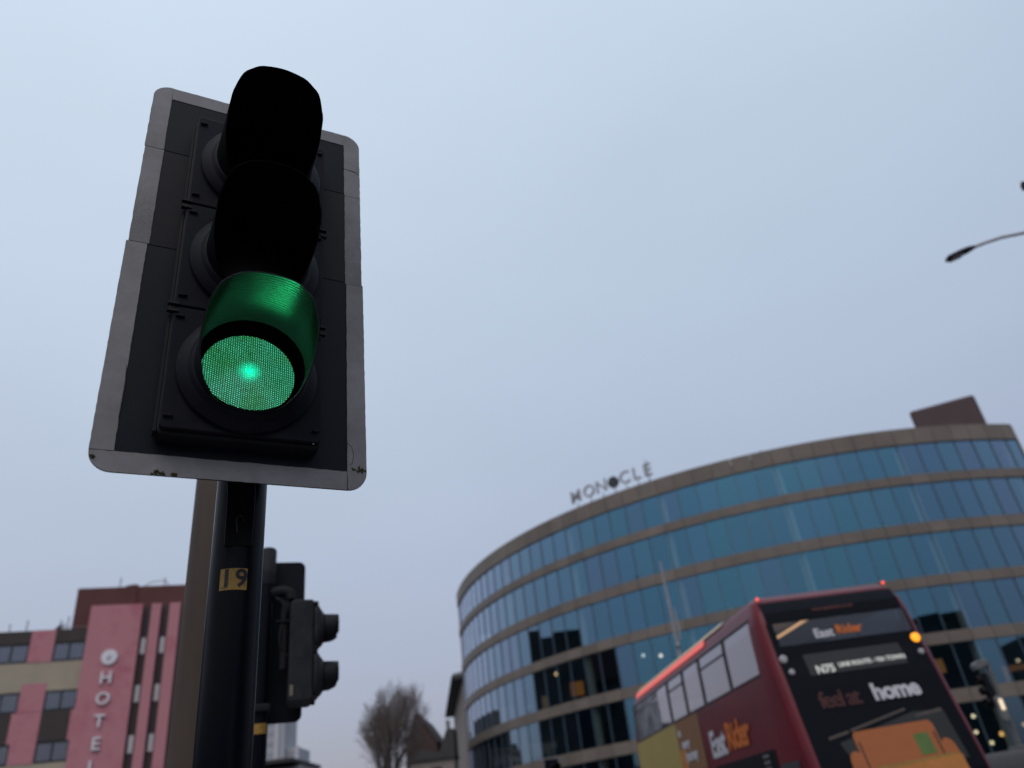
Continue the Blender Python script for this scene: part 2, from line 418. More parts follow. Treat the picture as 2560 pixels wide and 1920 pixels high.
def main_signal():
    root = empty('traffic_signal', (POLE.x, POLE.y, 0), math.atan2(W3.y, W3.x), 'large close traffic light with lit green lamp and yellow 19 plate on its pole', 'traffic light', 'traffic lights at the junction')
    p = MB().tube([(POLE.x, POLE.y, 0), (POLE.x, POLE.y, .6), (POLE.x, POLE.y, 1.5), (POLE.x, POLE.y, 3.02)], .057, 48).build('pole', M['poleblk'], root, True)
    MB().rings([[Vector((POLE.x + r * math.cos(t), POLE.y + r * math.sin(t), z)) for t in (2 * math.pi * k / 32 for k in range(32))] for r, z in ((.059, 3.0), (.059, 3.03), (.045, 3.045))]).build('pole_cap', M['black'], p, True)
    # backing board in three sections
    for k, (z0, z1, m, ins) in enumerate(((0, .5915, 'board', 0), (.5945, .9095, 'board2', .002), (.9125, BH, 'board', .0008))):
        P = []
        r = .045
        full = rrect(-.003 if k == 0 else ins, 0, BW + (.003 if k == 0 else -ins), BH, r, 8)
        # clip the rounded rectangle to this section's band
        P = [q for q in full if z0 - 1e-6 <= q[1] <= z1 + 1e-6]
        xl, xr = min(q[0] for q in full), max(q[0] for q in full)
        if k == 0: P = [q for q in full if q[1] < .3] + [(xr, z1), (xl, z1)]
        elif k == 1: P = [(xl, z0), (xr, z0), (xr, z1), (xl, z1)]
        else: P = [(xl, z0), (xr, z0)] + [q for q in full if q[1] > 1.0]
        # order counter-clockwise about the centroid
        mx_, mz_ = sum(q[0] for q in P) / len(P), sum(q[1] for q in P) / len(P)
        P.sort(key=lambda q: math.atan2(q[1] - mz_, q[0] - mx_))
        MB().prism(P, .004, (bp_(0, -.004, 0), W3, N3, U3)).build('backing_board', M[m], root)
    # white sheeting: strips, each its own piece, overlapping joints and slightly uneven edges
    B = .045
    def jag(a, b, amp, step=.012):
        n = max(2, int(abs(b - a) / step)); return [(a + (b - a) * i / n, random.uniform(-amp, amp)) for i in range(n + 1)]
    def vstrip(x0, x1, z0, z1, lift, corner=None):
        P = []
        L_ = jag(z0, z1, .0006); R_ = jag(z1, z0, .0006)
        left = [(x0 + e, z) for z, e in L_][::-1]; right = [(x1 + e, z) for z, e in R_][::-1]
        if corner == 'tl': left = [q for q in left if q[1] < z1 - .045]; left = [(x0 + .045 - .045 * math.cos(t), z1 - .045 + .045 * math.sin(t)) for t in (rad(90 - 9 * i) for i in range(11))] + left
        if corner == 'bl': left = [q for q in left if q[1] > z0 + .045] + [(x0 + .045 - .045 * math.cos(t), z0 + .045 - .045 * math.sin(t)) for t in (rad(9 * i) for i in range(11))]
        if corner == 'tr': right = [q for q in right if q[1] < z1 - .045] + [(x1 - .045 + .045 * math.cos(t), z1 - .045 + .045 * math.sin(t)) for t in (rad(9 * i) for i in range(11))]
        if corner == 'br': right = [(x1 - .045 + .045 * math.cos(t), z0 + .045 - .045 * math.sin(t)) for t in (rad(90 - 9 * i) for i in range(11))] + [q for q in right if q[1] > z0 + .045]
        P = left + right
        MB().prism(P, .0008, (bp_(0, .0004 + lift, 0), W3, N3, U3)).build('border_strip', M['strip'], root)
    vstrip(-.003, B - .003, .0465, .5925, .0008)
    vstrip(.001, B + .001, .5945, .9105, .0004)
    vstrip(0, B, .9125, BH, .0004, 'tl')
    vstrip(BW - B + .003, BW + .003, .0, .5865, .0008, 'br')
    vstrip(BW - B, BW, .5875, .9035, .0004); vstrip(BW - B - .001, BW, .905, 1.0085, .0004); vstrip(BW - B - .001, BW, 1.0095, BH, .0004, 'tr')
    def hstrip(x0, x1, z0, z1, bl=False):
        P = [(x, z1 + e) for x, e in jag(x0, x1, .0007)][::-1]
        if bl: P += [(x0 + .045 - .045 * math.cos(t), z0 + .045 - .045 * math.sin(t)) for t in (rad(9 * i) for i in range(1, 11))]
        else: P += [(x0, z0)]
        P += [(x, z0 + e) for x, e in jag(x0 + .05, x1, .0004)]
        MB().prism(P, .0008, (bp_(0, .0004, 0), W3, N3, U3)).build('border_strip', M['strip'], root)
    hstrip(-.003, BW - B + .002, 0, .0455, True)
    hstrip(B + .0005, BW - B - .0015, BH - .043, BH)
    for mx0, mz0, rr in ((.127, .005, .011), (.549, .052, .013), (.006, .03, .004), (.16, .004, .004)):
        b = MB()
        for _ in range(26):
            a = random.uniform(0, 6.28); q = rr * random.random() ** .6
            b.sphere(bp_(mx0 + q * math.cos(a) * 1.3, .002, mz0 + q * math.sin(a) * .55), random.uniform(.0012, .003), 4)
        b.build('moss_patch', M['moss'], root)
    for pts in (((.523, .118), (.533, .108), (.537, .088), (.534, .068), (.528, .062)), ((.5215, .060), (.5205, .110), (.522, .20), (.521, .30)), ((.040, .25), (.043, .20), (.041, .12)), ((.520, 1.010), (.55, 1.006), (.5625, 1.000))):
        MB().tube([bp_(a, .0019, z) for a, z in pts], .0007, 5).build('crack', M['ink'], root)
    # housing
    h = MB(); h.prism(rrect(.113, .074, .450, 1.004, .012, 3), .204, (bp_(0, -.16, 0), W3, N3, U3))
    h.build('housing', M['black'], root, bevel=.004)
    rails = MB()
    for x in (.1065,):
        rails.prism([(x, .08), (x + .006, .08), (x + .006, .99), (x, .99)], .03, (bp_(0, .012, 0), W3, N3, U3))
    for z in (.372, .392, .682, .702):
        rails.prism([(.103, z), (.126, z), (.126, z + .006), (.103, z + .006)], .012, (bp_(0, .048, 0), W3, N3, U3))
        rails.prism([(.440, z), (.455, z), (.455, z + .006), (.440, z + .006)], .012, (bp_(0, .048, 0), W3, N3, U3))
    rails.build('hinge_rail', M['black'], root)
    for i, (cx, cz) in enumerate(LC): aspect(root, cx, cz, i == 0, (1.03, 1.115, 1.20)[i], (.0030, -.0002, -.0028)[i])
    wm = mat('zinc_edge_highlight', (.30, .30, .31), .35, .5, var=.3, scale=30)  # pale streaks: chipped paint and edge highlights painted along the pole's sides
    pa = math.atan2(-POLE.y, -POLE.x)
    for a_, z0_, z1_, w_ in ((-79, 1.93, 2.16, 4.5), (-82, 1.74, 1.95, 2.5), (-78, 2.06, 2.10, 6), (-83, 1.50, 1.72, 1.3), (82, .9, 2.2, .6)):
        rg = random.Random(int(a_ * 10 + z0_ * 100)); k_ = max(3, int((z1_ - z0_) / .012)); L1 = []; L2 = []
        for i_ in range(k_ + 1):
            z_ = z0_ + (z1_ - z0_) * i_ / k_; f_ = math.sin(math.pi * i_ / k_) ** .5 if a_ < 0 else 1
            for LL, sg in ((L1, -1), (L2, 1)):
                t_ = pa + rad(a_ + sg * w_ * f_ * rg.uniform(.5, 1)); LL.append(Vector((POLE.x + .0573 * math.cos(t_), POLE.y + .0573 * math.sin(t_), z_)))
        MB().rings([L1, L2], False, False, False).build('worn_edge_highlight', wm, p)
    # small bright screw at the foot of the housing
    MB().sphere(bp_(.432, .050, .082), .0022, 6).build('screw', mat('zinc', (.7, .7, .7), .3, .8), root)
    # mounting bracket: a channel from the housing's foot down the front of the pole
    pv = Vector((-POLE.x, -POLE.y, 0)).normalized(); sd_ = Vector((-pv.y, pv.x, 0))
    if sd_.x < 0: sd_ = -sd_
    base = Vector((POLE.x, POLE.y, 0))
    b = MB()
    prof = [(-.044, .022, 2.17, .062), (-.032, .030, 2.06, .062), (-.030, .030, 1.935, .060)]
    R = []
    for a, c, z, d in [(-.050, .018, 2.25, .075)] + prof:
        o = base + Vector((0, 0, z)); R.append([o + sd_ * a + pv * .03, o + sd_ * c + pv * .03, o + sd_ * c + pv * d, o + sd_ * a + pv * d])
    b.rings(R); br = b.build('bracket', M['bracket'], root, bevel=.003)
    hk = MB(); o = base + pv * .068 + Vector((0, 0, 1.992))
    hk.tube([o + sd_ * (.008 * math.cos(t)) + Vector((0, 0, .010 * math.sin(t))) for t in (rad(-20 + 20 * k) for k in range(11))] + [o + sd_ * -.004 + Vector((0, 0, -.03))], .0013, 6)
    hk.build('hook', mat('worn_metal', (.03, .03, .03), .4, .5), br)
    # number plate wrapped on the pole
    s = MB(); n = 10; a0, a1 = -34, 24; zt, zb = 1.883, 1.835
    ang0 = math.atan2(pv.y, pv.x)
    def sp(a, z, r=.0585): t = ang0 + rad(a); return base + Vector((math.cos(t) * r, math.sin(t) * r, z))
    s.rings([[sp(a0 + (a1 - a0) * k / n, zt, r) for k in range(n + 1)] for r in (.0585,)] + [[sp(a0 + (a1 - a0) * k / n, zb) for k in range(n + 1)]], False, False, False)
    pl = s.build('number_plate', M['sticker'], root)
    cu = lettering('19', .055, M['ink'], 'number', None, (0, 0, 0), (1, 0, 0), (0, 0, 1), .001, .0012, space=1.15)
    md = MB(); md.v = [sp(-4 + math.degrees(q.co.x / .0585), (zt + zb) / 2 + q.co.z, .0593 - q.co.y * .5) for q in cu.data.vertices]
    md.f = [list(q.vertices) for q in cu.data.polygons]
    bpy.data.objects.remove(cu); md.build('number', M['ink'], pl)
    # the lit aspect's beam, plus two added narrow spots that streak the hood
    for dx, dz, do, en, sz in ((0, .03, 1, .40, 150), (-.098, .070, .125, .30, 34), (.120, .022, .085, .42, 44)):
        ll = bpy.data.lights.new('hood_fill_spot', 'SPOT'); ll.energy = en; ll.color = (.03, 1, .30); ll.spot_size = rad(sz); ll.spot_blend = .8; ll.shadow_soft_size = .02; ll.specular_factor = .15
        lo = bpy.data.objects.new('hood_fill_spot', ll); COL.objects.link(lo)
        lo.location = PINV[root.name] @ bp_(LC[0][0] - dx * .3, .074, LC[0][1] - dz * .2)
        tgt = N3 * do + W3 * dx * 1.15 + U3 * dz
        lo.rotation_euler = (PINV[root.name].to_3x3() @ tgt).to_track_quat('-Z', 'Y').to_euler(); lo.parent = root
        lo['skipcopy'] = 1
    return root
SIG = main_signal()

# ---------------------------------------------------------------- brown column
def column():
    a, r = rad(-23.22), 3.30
    x, y = r * math.sin(a), r * math.cos(a)
    root = empty('steel_column', (x, y, 0), 0, 'thick brown weathered column directly behind the lit traffic light', 'column')
    MB().tube([(x, y, z) for z in (0, .5, 1.2, 2.2, 3.45)], [.110, .106, .103, .101, .0985], 40).build('shaft', M['column'], root, True)
    MB().tube([(x, y, 3.45), (x, y, 3.5), (x, y, 3.54)], [.108, .108, .06], 40).build('cap', M['column'], root, True)
    MB().tube([(x, y, 0), (x, y, .9), (x, y, .95)], [.15, .15, .11], 40).build('base_sleeve', M['column'], root, True)
    MB().tube([(x + .085, y - .07, .95), (x + .085, y - .07, 3.4)], .012, 10).build('conduit', M['column'], root, True)
column()

# ---------------------------------------------------------------- second signal: board seen from behind + side-facing two-lamp head
def side_signal():
    M['sig2'] = mat('weathered_signal_grey', (.017, .017, .020), .6, var=.35, scale=12, spec=.15, dirt=(.034, .032, .031), dirt_amt=.7, dscale=9)
    M['brk'] = mat('bracket_dark', (.012, .012, .014), .6, spec=.1)
    M['sig2b'] = mat('signal_board_back', (.002, .0024, .006), .55, var=.2, spec=.15)
    a, r = rad(-19.55), 5.95
    x, y = r * math.sin(a), r * math.cos(a)
    V = Vector((math.sin(a), math.cos(a), 0)); S = Vector((math.cos(a), -math.sin(a), 0)); Z = Vector((0, 0, 1)); P = Vector((x, y, 0))
    root = empty('traffic_signal', (x, y, 0), -a, 'dark signal post with a two lamp head facing right, behind the lit traffic light', 'traffic light', 'traffic lights at the junction')
    MB().tube([(x, y, 0), (x, y, 3.12)], .052, 28).build('pole', M['poleblk'], root, True)
    MB().tube([(x, y, 3.12), (x, y, 3.13), (x, y, 3.385), (x, y, 3.40)], [.056, .060, .060, .05], 28).build('pole_cap', M['sig2'], root, True)
    b = MB(); b.prism(rrect(-.28, 2.18, .278, 3.335, .05), .006, (P + V * .115, S, V, Z)); b.build('backing_board', M['sig2b'], root)
    b = MB(); b.prism(rrect(-.155, 2.30, .155, 3.24, .02), .15, (P + V * .125, S, V, Z)); b.build('rear_head', M['sig2b'], root, bevel=.01)
    # bracket arm and cable
    b = MB(); b.tube([P + Z * 3.06 + S * .03, P + Z * 3.075 + S * .12, P + Z * 3.06 + S * .165 - V * .02, P + Z * 3.0 + S * .175 - V * .03], [.045, .042, .04, .032], 14); b.build('bracket', M['brk'], root, True)
    b.__init__(); b.tube([P + Z * 2.98 + S * .135 - V * .06, P + Z * 2.5 + S * .14 - V * .07], .030, 14); b.build('bracket', M['brk'], root, True)
    cb = MB(); cb.tube([P + Z * z + S * q - V * .085 for q, z in ((.06, 3.0), (.10, 2.985), (.135, 2.93), (.135, 2.86), (.115, 2.79), (.105, 2.72), (.115, 2.65), (.145, 2.60), (.18, 2.58))], .013, 10); cb.build('cable', M['black'], root, True)
    cb = MB(); cb.box(P + Z * 2.83 + S * .135 - V * .085, (.12, .04, .012), rz=-a); cb.build('cable_clip', M['black'], root)
    # side-facing head
    H0 = P - V * .16
    hb = MB(); hb.prism(rrect(.170, 2.255, .335, 2.945, .03), .26, (H0 - V * .08, S, V, Z)); head = hb.build('side_head', M['sig2'], root, bevel=.015)
    for zc in (2.435, 2.765):
        f = MB()
        def sq(dx, q, rr, n=40):
            P_ = []
            for k in range(n):
                t = 2 * math.pi * k / n; cc, ss = math.cos(t), math.sin(t)
                e = (abs(cc) ** 4 + abs(ss) ** 4) ** -.25 if rr == 'sq' else 1
                P_.append(H0 + V * .05 + S * dx + (V * cc + Z * ss) * q * e + Z * zc)
            return P_
        f.rings([sq(.335, .150, 'sq'), sq(.352, .155, 'sq'), sq(.362, .150, 'sq'), sq(.39, .125, 'c'), sq(.405, .105, 'c')]); fo = f.build('lamp_door', M['head2'] if 'head2' in M else M['sig2'], root, True)
        hd = MB(); n = 40; R = []
        for fz in (0, .3, .6, 1):
            ring_ = []
            for k in range(n):
                t = 2 * math.pi * k / n; lo_ = .110 if math.sin(t) > -.45 else .110 - .075 * min(1, (-.45 - math.sin(t)) / .55) ** 1.8
                ring_.append(H0 + V * .05 + S * (.398 + lo_ * fz) + (V * math.cos(t) + Z * math.sin(t)) * (.100 - .004 * fz) + Z * zc)
            R.append(ring_)
        hd.rings(R, True, False, False); ho = hd.build('visor', M['black'], fo, True)
        so_ = ho.modifiers.new('solid', 'SOLIDIFY'); so_.thickness = .004
        for sz in (-.155, .150):
            c = MB(); c.box(H0 + V * -.06 + S * .345 + Z * (zc + sz), (.03, .05, .02), rz=-a); c.box(H0 + V * .16 + S * .345 + Z * (zc + sz), (.03, .05, .02), rz=-a); c.build('door_clip', M['black'], fo)
    c = MB(); c.box(H0 - V * .082 + S * .19 + Z * 2.33, (.022, .004, .07), rz=-a); c.build('label_plate', mat('aged_label', (.16, .14, .10), .6), head)
    c = MB(); c.rings([[P + (S * math.cos(rad(q)) - V * math.sin(rad(q))) * .0545 + Z * zz for q in range(38, 150, 8)] for zz in (2.165, 2.10)], False, False, False); c.build('number_plate', M['sticker'], root, True)
    c = MB(); c.box(P + Z * 2.26 + S * .0 - V * .02, (.13, .13, .05), rz=-a); c.build('bracket', M['black'], root, bevel=.01)
side_signal()

# ---------------------------------------------------------------- curved glass office building
CX, CY, RR = 27.0946, 91.6508, 36.5823
def cp(phi, z, r=RR): t = rad(phi); return Vector((CX + r * math.cos(t), CY + r * math.sin(t), z))
LV = dict(P=25.17, Pb=23.87, t1=21.39, b1=20.69, t2=17.75, b2=16.95, t3=13.96, b3=13.24, t4=10.21, b4=9.45, t5=6.63, b5=5.79)
def office():
    M['bronze'] = mat('bronze_panel', (.165, .137, .115), .5, var=.12, scale=.6, spec=.3, dirt=(.12, .105, .095), dirt_amt=.5, dscale=.5); island(M['bronze'], .10)
    M['mull'] = mat('mullion', (.065, .095, .125), .4, var=.1)
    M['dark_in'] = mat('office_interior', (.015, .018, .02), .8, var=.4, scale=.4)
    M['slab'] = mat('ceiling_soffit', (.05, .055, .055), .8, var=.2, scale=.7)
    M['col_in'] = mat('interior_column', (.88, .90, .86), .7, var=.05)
    OG = [glass('solar_glass', c, (.52, .60, .60), .42, .012, 0, edge=(.84, .84, .96)) for c in
          ((.138, .352, .50), (.146, .368, .505), (.134, .364, .49), (.150, .342, .50), (.166, .330, .49), (.138, .338, .48), (.148, .358, .52))]
    root = empty('office_building', (CX - 20, CY - 32, 0), 0, 'curved glass office building with bronze bands and MONOCLE letters on its roof', 'building')
    step = 2.4075; ph = [-71.9, -73.6] + [-73.6 - step * k for k in range(1, 48)]; ph = [p for p in ph if p > -171.9]
    def band(name, z0, z1, r0=RR + .10, r1=RR - .35, gap=.040):
        mb = MB()
        for a, b in zip(ph, ph[1:]):
            g = gap / RR * 57.3 / 2; a_, b_ = a - g, b + g
            mb.add([cp(a_, z0, r0), cp(b_, z0, r0), cp(b_, z0, r1), cp(a_, z0, r1), cp(a_, z1, r0), cp(b_, z1, r0), cp(b_, z1, r1), cp(a_, z1, r1)],
                   [(0, 3, 2, 1), (4, 5, 6, 7), (0, 1, 5, 4), (2, 3, 7, 6), (1, 2, 6, 5), (3, 0, 4, 7)])
        return mb.build(name, M['bronze'], root)
    band('parapet', LV['Pb'], LV['P'])
    for k in range(1, 6):
        band('spandrel', LV['b%d' % k], LV['t%d' % k])
    # thin shadow groove along each spandrel
    # mullions
    floors = [(LV['t1'], LV['Pb']), (LV['t2'], LV['b1']), (LV['t3'], LV['b2']), (LV['t4'], LV['b3']), (LV['t5'], LV['b4']), (.6, LV['b5'])]
    for a in ph:
        t = rad(a); rv = Vector((math.cos(t), math.sin(t), 0)); tv = Vector((-math.sin(t), math.cos(t), 0))
        MB().box(cp(a, (.6 + LV['Pb']) / 2, RR - .055), (.11, .055, LV['Pb'] - .61), ax=(rv, tv, Vector((0, 0, 1)))).build('mullion', M['mull'], root)
    # panes: nearest hundred as parts, the rest as one
    rng = random.Random(3)
    panes = []
    for fi, (z0, z1) in enumerate(floors):
        for a, b in zip(ph, ph[1:]): panes.append((abs((a + b) / 2 + 104) + (0 if fi < 5 else 500), a, b, z0, z1))
    panes.sort(key=lambda q: q[0])
    rest = MB(); rm = []
    for i, (_, a, b, z0, z1) in enumerate(panes):
        e1, e2, e3 = (rng.uniform(-.0045, .0045) for _ in range(3)); mi = rng.choice((0, 0, 1, 1, 2, 3, 4, 5, 6))
        q = [cp(b, z0, RR - .05 + e2), cp(a, z0, RR - .05 + e1), cp(a, z1, RR - .05 + e1 + e3), cp(b, z1, RR - .05 + e2 + e3)]
        if i < 98: MB().quad(*q).build('window_pane', OG[mi], root)
        else: rest.quad(*q); rm.append(mi)
    ro = tag(rest.build('window_pane', OG[0], root), kind='stuff')
    for m_ in OG[1:]: ro.data.materials.append(m_)
    for pl, mi in zip(ro.data.polygons, rm): pl.material_index = mi
    # floors inside, cores, columns
    for k, zz in enumerate([LV['P'] - .35, LV['t1'], LV['t2'], LV['t3'], LV['t4'], LV['t5'], .14]):
        th = (1.2, .7, .8, .7, .75, .83, .12)[k]
        mb = MB(); up = [cp(a, zz - .01, RR - .36) for a in ph] + [cp(a, zz - .01, RR - 13) for a in ph[::-1]]
        dn = [Vector((q.x, q.y, zz - th + .02)) for q in up]; n = len(up); m_ = len(ph)
        vs = up + dn; fs = []
        for i in range(m_ - 1):
            j = n - 1 - i
            fs += [(i, i + 1, j - 1, j), (i + n, j + n, j - 1 + n, i + 1 + n), (i, i + n, i + 1 + n, i + 1), (j, j - 1, j - 1 + n, j + n)]
        mb.add(vs, fs).build('roof_slab' if k == 0 else 'floor_slab', M['slab'], root)
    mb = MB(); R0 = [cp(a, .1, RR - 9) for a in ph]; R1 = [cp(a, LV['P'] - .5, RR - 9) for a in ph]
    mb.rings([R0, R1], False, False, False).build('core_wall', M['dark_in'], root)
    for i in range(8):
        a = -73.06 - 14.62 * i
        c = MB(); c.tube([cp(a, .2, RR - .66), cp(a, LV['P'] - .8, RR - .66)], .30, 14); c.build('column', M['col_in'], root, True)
    # end wall
    t = rad(-71.9); rv = Vector((math.cos(t), math.sin(t), 0)); tv = Vector((-math.sin(t), math.cos(t), 0))
    e = MB(); e.box(cp(-71.9, 12.6, RR - 8) + tv * .16, (15.8, .3, 25.1), ax=(rv, tv, Vector((0, 0, 1)))); e.build('end_wall', M['bronze'], root)
    # plant room
    pr = MB(); A, B = Vector((33.15, 60.33, 0)), Vector((37.85, 58.44, 0))
    dirv = Vector((.51, .86, 0)).normalized()
    M['plant'] = mat('plant_room_cladding', (.062, .034, .037), .6, var=.1, scale=1)
    pr.prism([(0, 24.9), (1, 24.9), (1, 29.0), (0, 29.0)], 9, (A, (B - A), dirv, Vector((0, 0, 1)))); pr.build('plant_room', M['plant'], root, bevel=.25)
    # roof letters, one piece per letter, each standing on the curve
    M['sign'] = mat('sign_steel', (.30, .29, .31), .5, var=.05); M['sign_dot'] = mat('sign_dark', (.03, .035, .038), .5)
    for ch, a in zip('MON@CLE', (-129.3, -127.0, -124.95, -123.05, -121.3, -119.55, -117.95)):
        t = rad(a); rv = Vector((math.cos(t), math.sin(t), 0)); tv = Vector((-math.sin(t), math.cos(t), 0))
        o = cp(a, 26.42, RR - .6)
        if ch == '@':
            d = MB(); d.tube([o - rv * .1, o + rv * .1], .50, 28); d.build('sign_letter', M['sign_dot'], root, True)
        else: lettering(ch, 1.55, M['sign'], 'sign_letter', root, o, tv, (0, 0, 1), .14, .012 if ch != 'E' else .02)
        s = MB(); s.box(cp(a, 25.45, RR - .75), (.06, .06, .9), rz=t)
        s.build('letter_post', M['mull'], root)
    s = MB(); s.tube([cp(-117.9, 25.2, RR - .55), cp(-117.9, 27.35, RR - .55)], .035, 8); s.build('letter_post', M['mull'], root)
    s = MB(); s.tube([(19.05, 57.6, 25.1), (19.05, 57.6, 25.75), (19.05, 57.6, 25.95)], [.12, .12, .03], 8); s.build('roof_vent', M['mull'], root)
    s = MB(); s.box((8.05, 60.95, 17.93), (.85, .5, .22), rz=.55); s.build('floodlight', M['ink'], root, bevel=.05)
    # lamps and lit things inside
    for i, (p, r, c, e_) in enumerate([((.63, 67.4, 12.71), .15, (1, .62, .30), 2.6), ((7.31, 61.95, 12.32), .12, (.9, .9, .85), 2.0), ((8.52, 61.21, 12.02), .13, (1, .8, .7), 3.0),
                       ((26.9, 55.98, 5.0), .12, (1, .80, .52), 2.6), ((26.7, 55.98, 4.07), .12, (1, .76, .48), 2.6), ((27.42, 55.97, 3.36), .12, (1, .80, .45), 2.6),
                       ((28.24, 55.97, 3.78), .15, (1, .50, .15), 2.4), ((29.9, 56.02, 4.15), .14, (1, .6, .4), 1.3), ((31.3, 56.3, 8.0), .12, (1, .75, .55), 1.2)]):
        MB().sphere(p, r, 8).build('pendant_lamp', emis('lamp_glow', c, e_), root, True)
    for p, d, c in (((2.2, 68.2, 11.5), (1.1, .06, 1.1), (.5, .19, .04)), ((26.4, 57.0, 8.35), (.7, .06, .9), (.45, .19, .06)), ((31.5, 57.5, 7.4), (1.6, .06, 1.0), (.30, .12, .05)), ((-.6, 70.6, 11.1), (.5, .06, 1.0), (.30, .2, .12))):
        MB().box(p, d).build('wall_panel', emis('lit_panel', c, .55), root)
    rg = random.Random(11)
    fm = mat('furniture', (.03, .032, .035), .7, var=.5, scale=1)
    fb = MB()
    for zf in (LV['t2'], LV['t3'], LV['t4'], LV['t5']):
        for k in range(26):
            a = -80 - k * 3.6 + rg.uniform(-1, 1); r_ = RR - rg.uniform(1.8, 4.5)
            fb.box(cp(a, zf + .4, r_), (rg.uniform(.6, 1.6), .7, rg.uniform(.7, 1.2)), rz=rad(a))
    tag(fb.build('desk', fm, root), kind='stuff')
    return root
office()

# ---------------------------------------------------------------- pink hotel
HW = Vector((.958306, .285744, 0)).normalized(); HN = Vector((.285744, -.958306, 0)).normalized()
HK = 1.4
def hp(w_, z_, off=0): return -HN * (56 - off) + HW * (w_ * HK) + Vector((0, 0, EYE + (z_ - EYE) * HK))
def hotel():
    M['pink'] = mat('pink_render', (.465, .205, .235), .8, var=.06, scale=.5, spec=.2, dirt=(.36, .105, .135), dirt_amt=.75, dscale=.5)
    M['hbrick'] = mat('dark_red_brick', (.105, .040, .038), .85, var=.15, scale=.4)
    M['hbrown'] = mat('brown_cladding', (.050, .040, .040), .8, var=.15, scale=.5)
    M['hbeige'] = mat('beige_panel', (.36, .31, .235), .8, var=.07, scale=.7, dirt=(.28, .25, .2), dirt_amt=.5, dscale=.6)
    M['hframe'] = mat('dark_window_frame', (.018, .02, .03), .5)
    M['hglass'] = glass('hotel_glass', (.55, .60, .72), (.42, .44, .48), .18, .03, 0, edge=(.9, .92, 1))
    M['curtain'] = mat('net_curtain', (.50, .50, .50), .9, var=.2, scale=2.5, stretch=(1, 1, .1))
    M['hroom'] = mat('room_dark', (.02, .022, .03), .9)
    root = empty('hotel_building', tuple(-HN * 56 + HW * -16), math.atan2(HW.y, HW.x), 'pink and brown hotel tower with white vertical letters at left', 'building')
    Z = Vector((0, 0, 1))
    def slab(name, m, w0, w1, z0, z1, f=0, d=.3, parent=root):
        o = hp(0, EYE, f) ; o.z = 0
        mb = MB(); zz = lambda z: EYE + (z - EYE) * HK
        mb.prism([(w0 * HK, zz(z0)), (w1 * HK, zz(z0)), (w1 * HK, zz(z1)), (w0 * HK, zz(z1))], d, (o, HW, -HN, Z))
        return mb.build(name, m, parent)
    G = EYE - EYE / HK   # ground level in facade units
    slab('body', M['hroom'], -22, -5.5, G, 11.86, -1.4, 11)
    slab('roof_block', M['hbrick'], -10.80, -5.3, 11.5, 14.0, -1.0, 8)
    slab('roof_block', M['hbrick'], -8.45, -8.15, 12.0, 14.08, -.9, .3)
    # stair tower: pink fins and dark slots with narrow windows
    slab('tower_wall', M['pink'], -9.86, -7.64, G, 12.87, .30, 2.0)
    for a, b in ((-7.64, -7.25), (-6.83, -6.45)):
        s = slab('slot_cladding', M['hbrown'], a, b, G, 12.80, -.05, 1.2)
    for a, b in ((-7.25, -6.83), (-6.45, -5.97)):
        slab('tower_wall', M['pink'], a, b, G, 12.86, .28, 2.0)
    slab('tower_wall', M['hbrown'], -5.96, -5.45, G, 12.86, .1, 2.0)
    for k in range(4):
        z1 = 11.33 - 2.1 * k
        for a in (-7.60, -6.78):
            f = slab('narrow_window', M['hframe'], a, a + .30, z1 - .78, z1 + .02, -.02, .06)
            slab('pane', M['curtain'], a + .05, a + .25, z1 - .74, z1 - .02, 0, .015, f)
    # bedroom wing
    slab('parapet', M['hbrown'], -22, -9.87, 11.32, 11.90, .0, .5)
    wr_ = random.Random(5)
    def window(w0, w1, z0, z1, open_=False):
        f = slab('window', M['hframe'], w0, w1, z0, z1, -.04, .12)
        m_ = (w0 + w1) / 2
        for i, (a, b) in enumerate(((w0 + .07, m_ - .045), (m_ + .045, w1 - .07))):
            slab('pane', M['hglass'], a, b, z0 + .08, z1 - .07, -.02, .012, f)
            if open_ and i == 0: slab('curtain', M['curtain'], a + .05, a + .25, z0 + .08, z1 - .07, -.032, .005, f)
            else:
                c0 = wr_.choice((0, .12, .25)); c1 = wr_.choice((0, .1, .22)); slab('curtain', M['curtain'], a + c0, b - c1, z0 + .09, z1 - .08, -.032, .005, f)
    cols = [(-11.19, -9.88), (-13.58, -12.2), (-15.97, -14.6), (-18.4, -17.0)]
    for k in range(4):
        zt = 11.30 - 2.09 * k; zb = zt - .82
        for i, (a, b) in enumerate(cols): window(a, b, zb, zt, k == 2 and i == 0)
        # pink piers
        for i in range(len(cols) - 1):
            slab('pier', M['pink'], cols[i + 1][1] + .01, cols[i][0] - .01, zb, zt + (.6 if k == 0 else .33 if k % 2 == 0 else .36), .03, .3)
        if k % 2 == 0:
            slab('spandrel_panel', M['hbeige'], -22, -9.87, zb - 1.25, zb - .012, .0, .3)
        else:
            for i in range(len(cols)):
                a, b = cols[i]
                slab('spandrel_panel', M['hbrown'], a, b - .17, zb - 1.25, zb - .012, .0, .3)
                slab('pier', M['pink'], b - .16, b + .82 if i else b + .04, zb - 1.25, zb - .012, .02, .3)
                if i == len(cols) - 1: pass
            slab('pier', M['pink'], cols[1][1] + .66, cols[0][0] - .01, zb - 1.25, zb - .012, .021, .3)
    # letters down the tower
    M['hwhite'] = mat('white_letter', (.68, .67, .71), .6, var=.05)
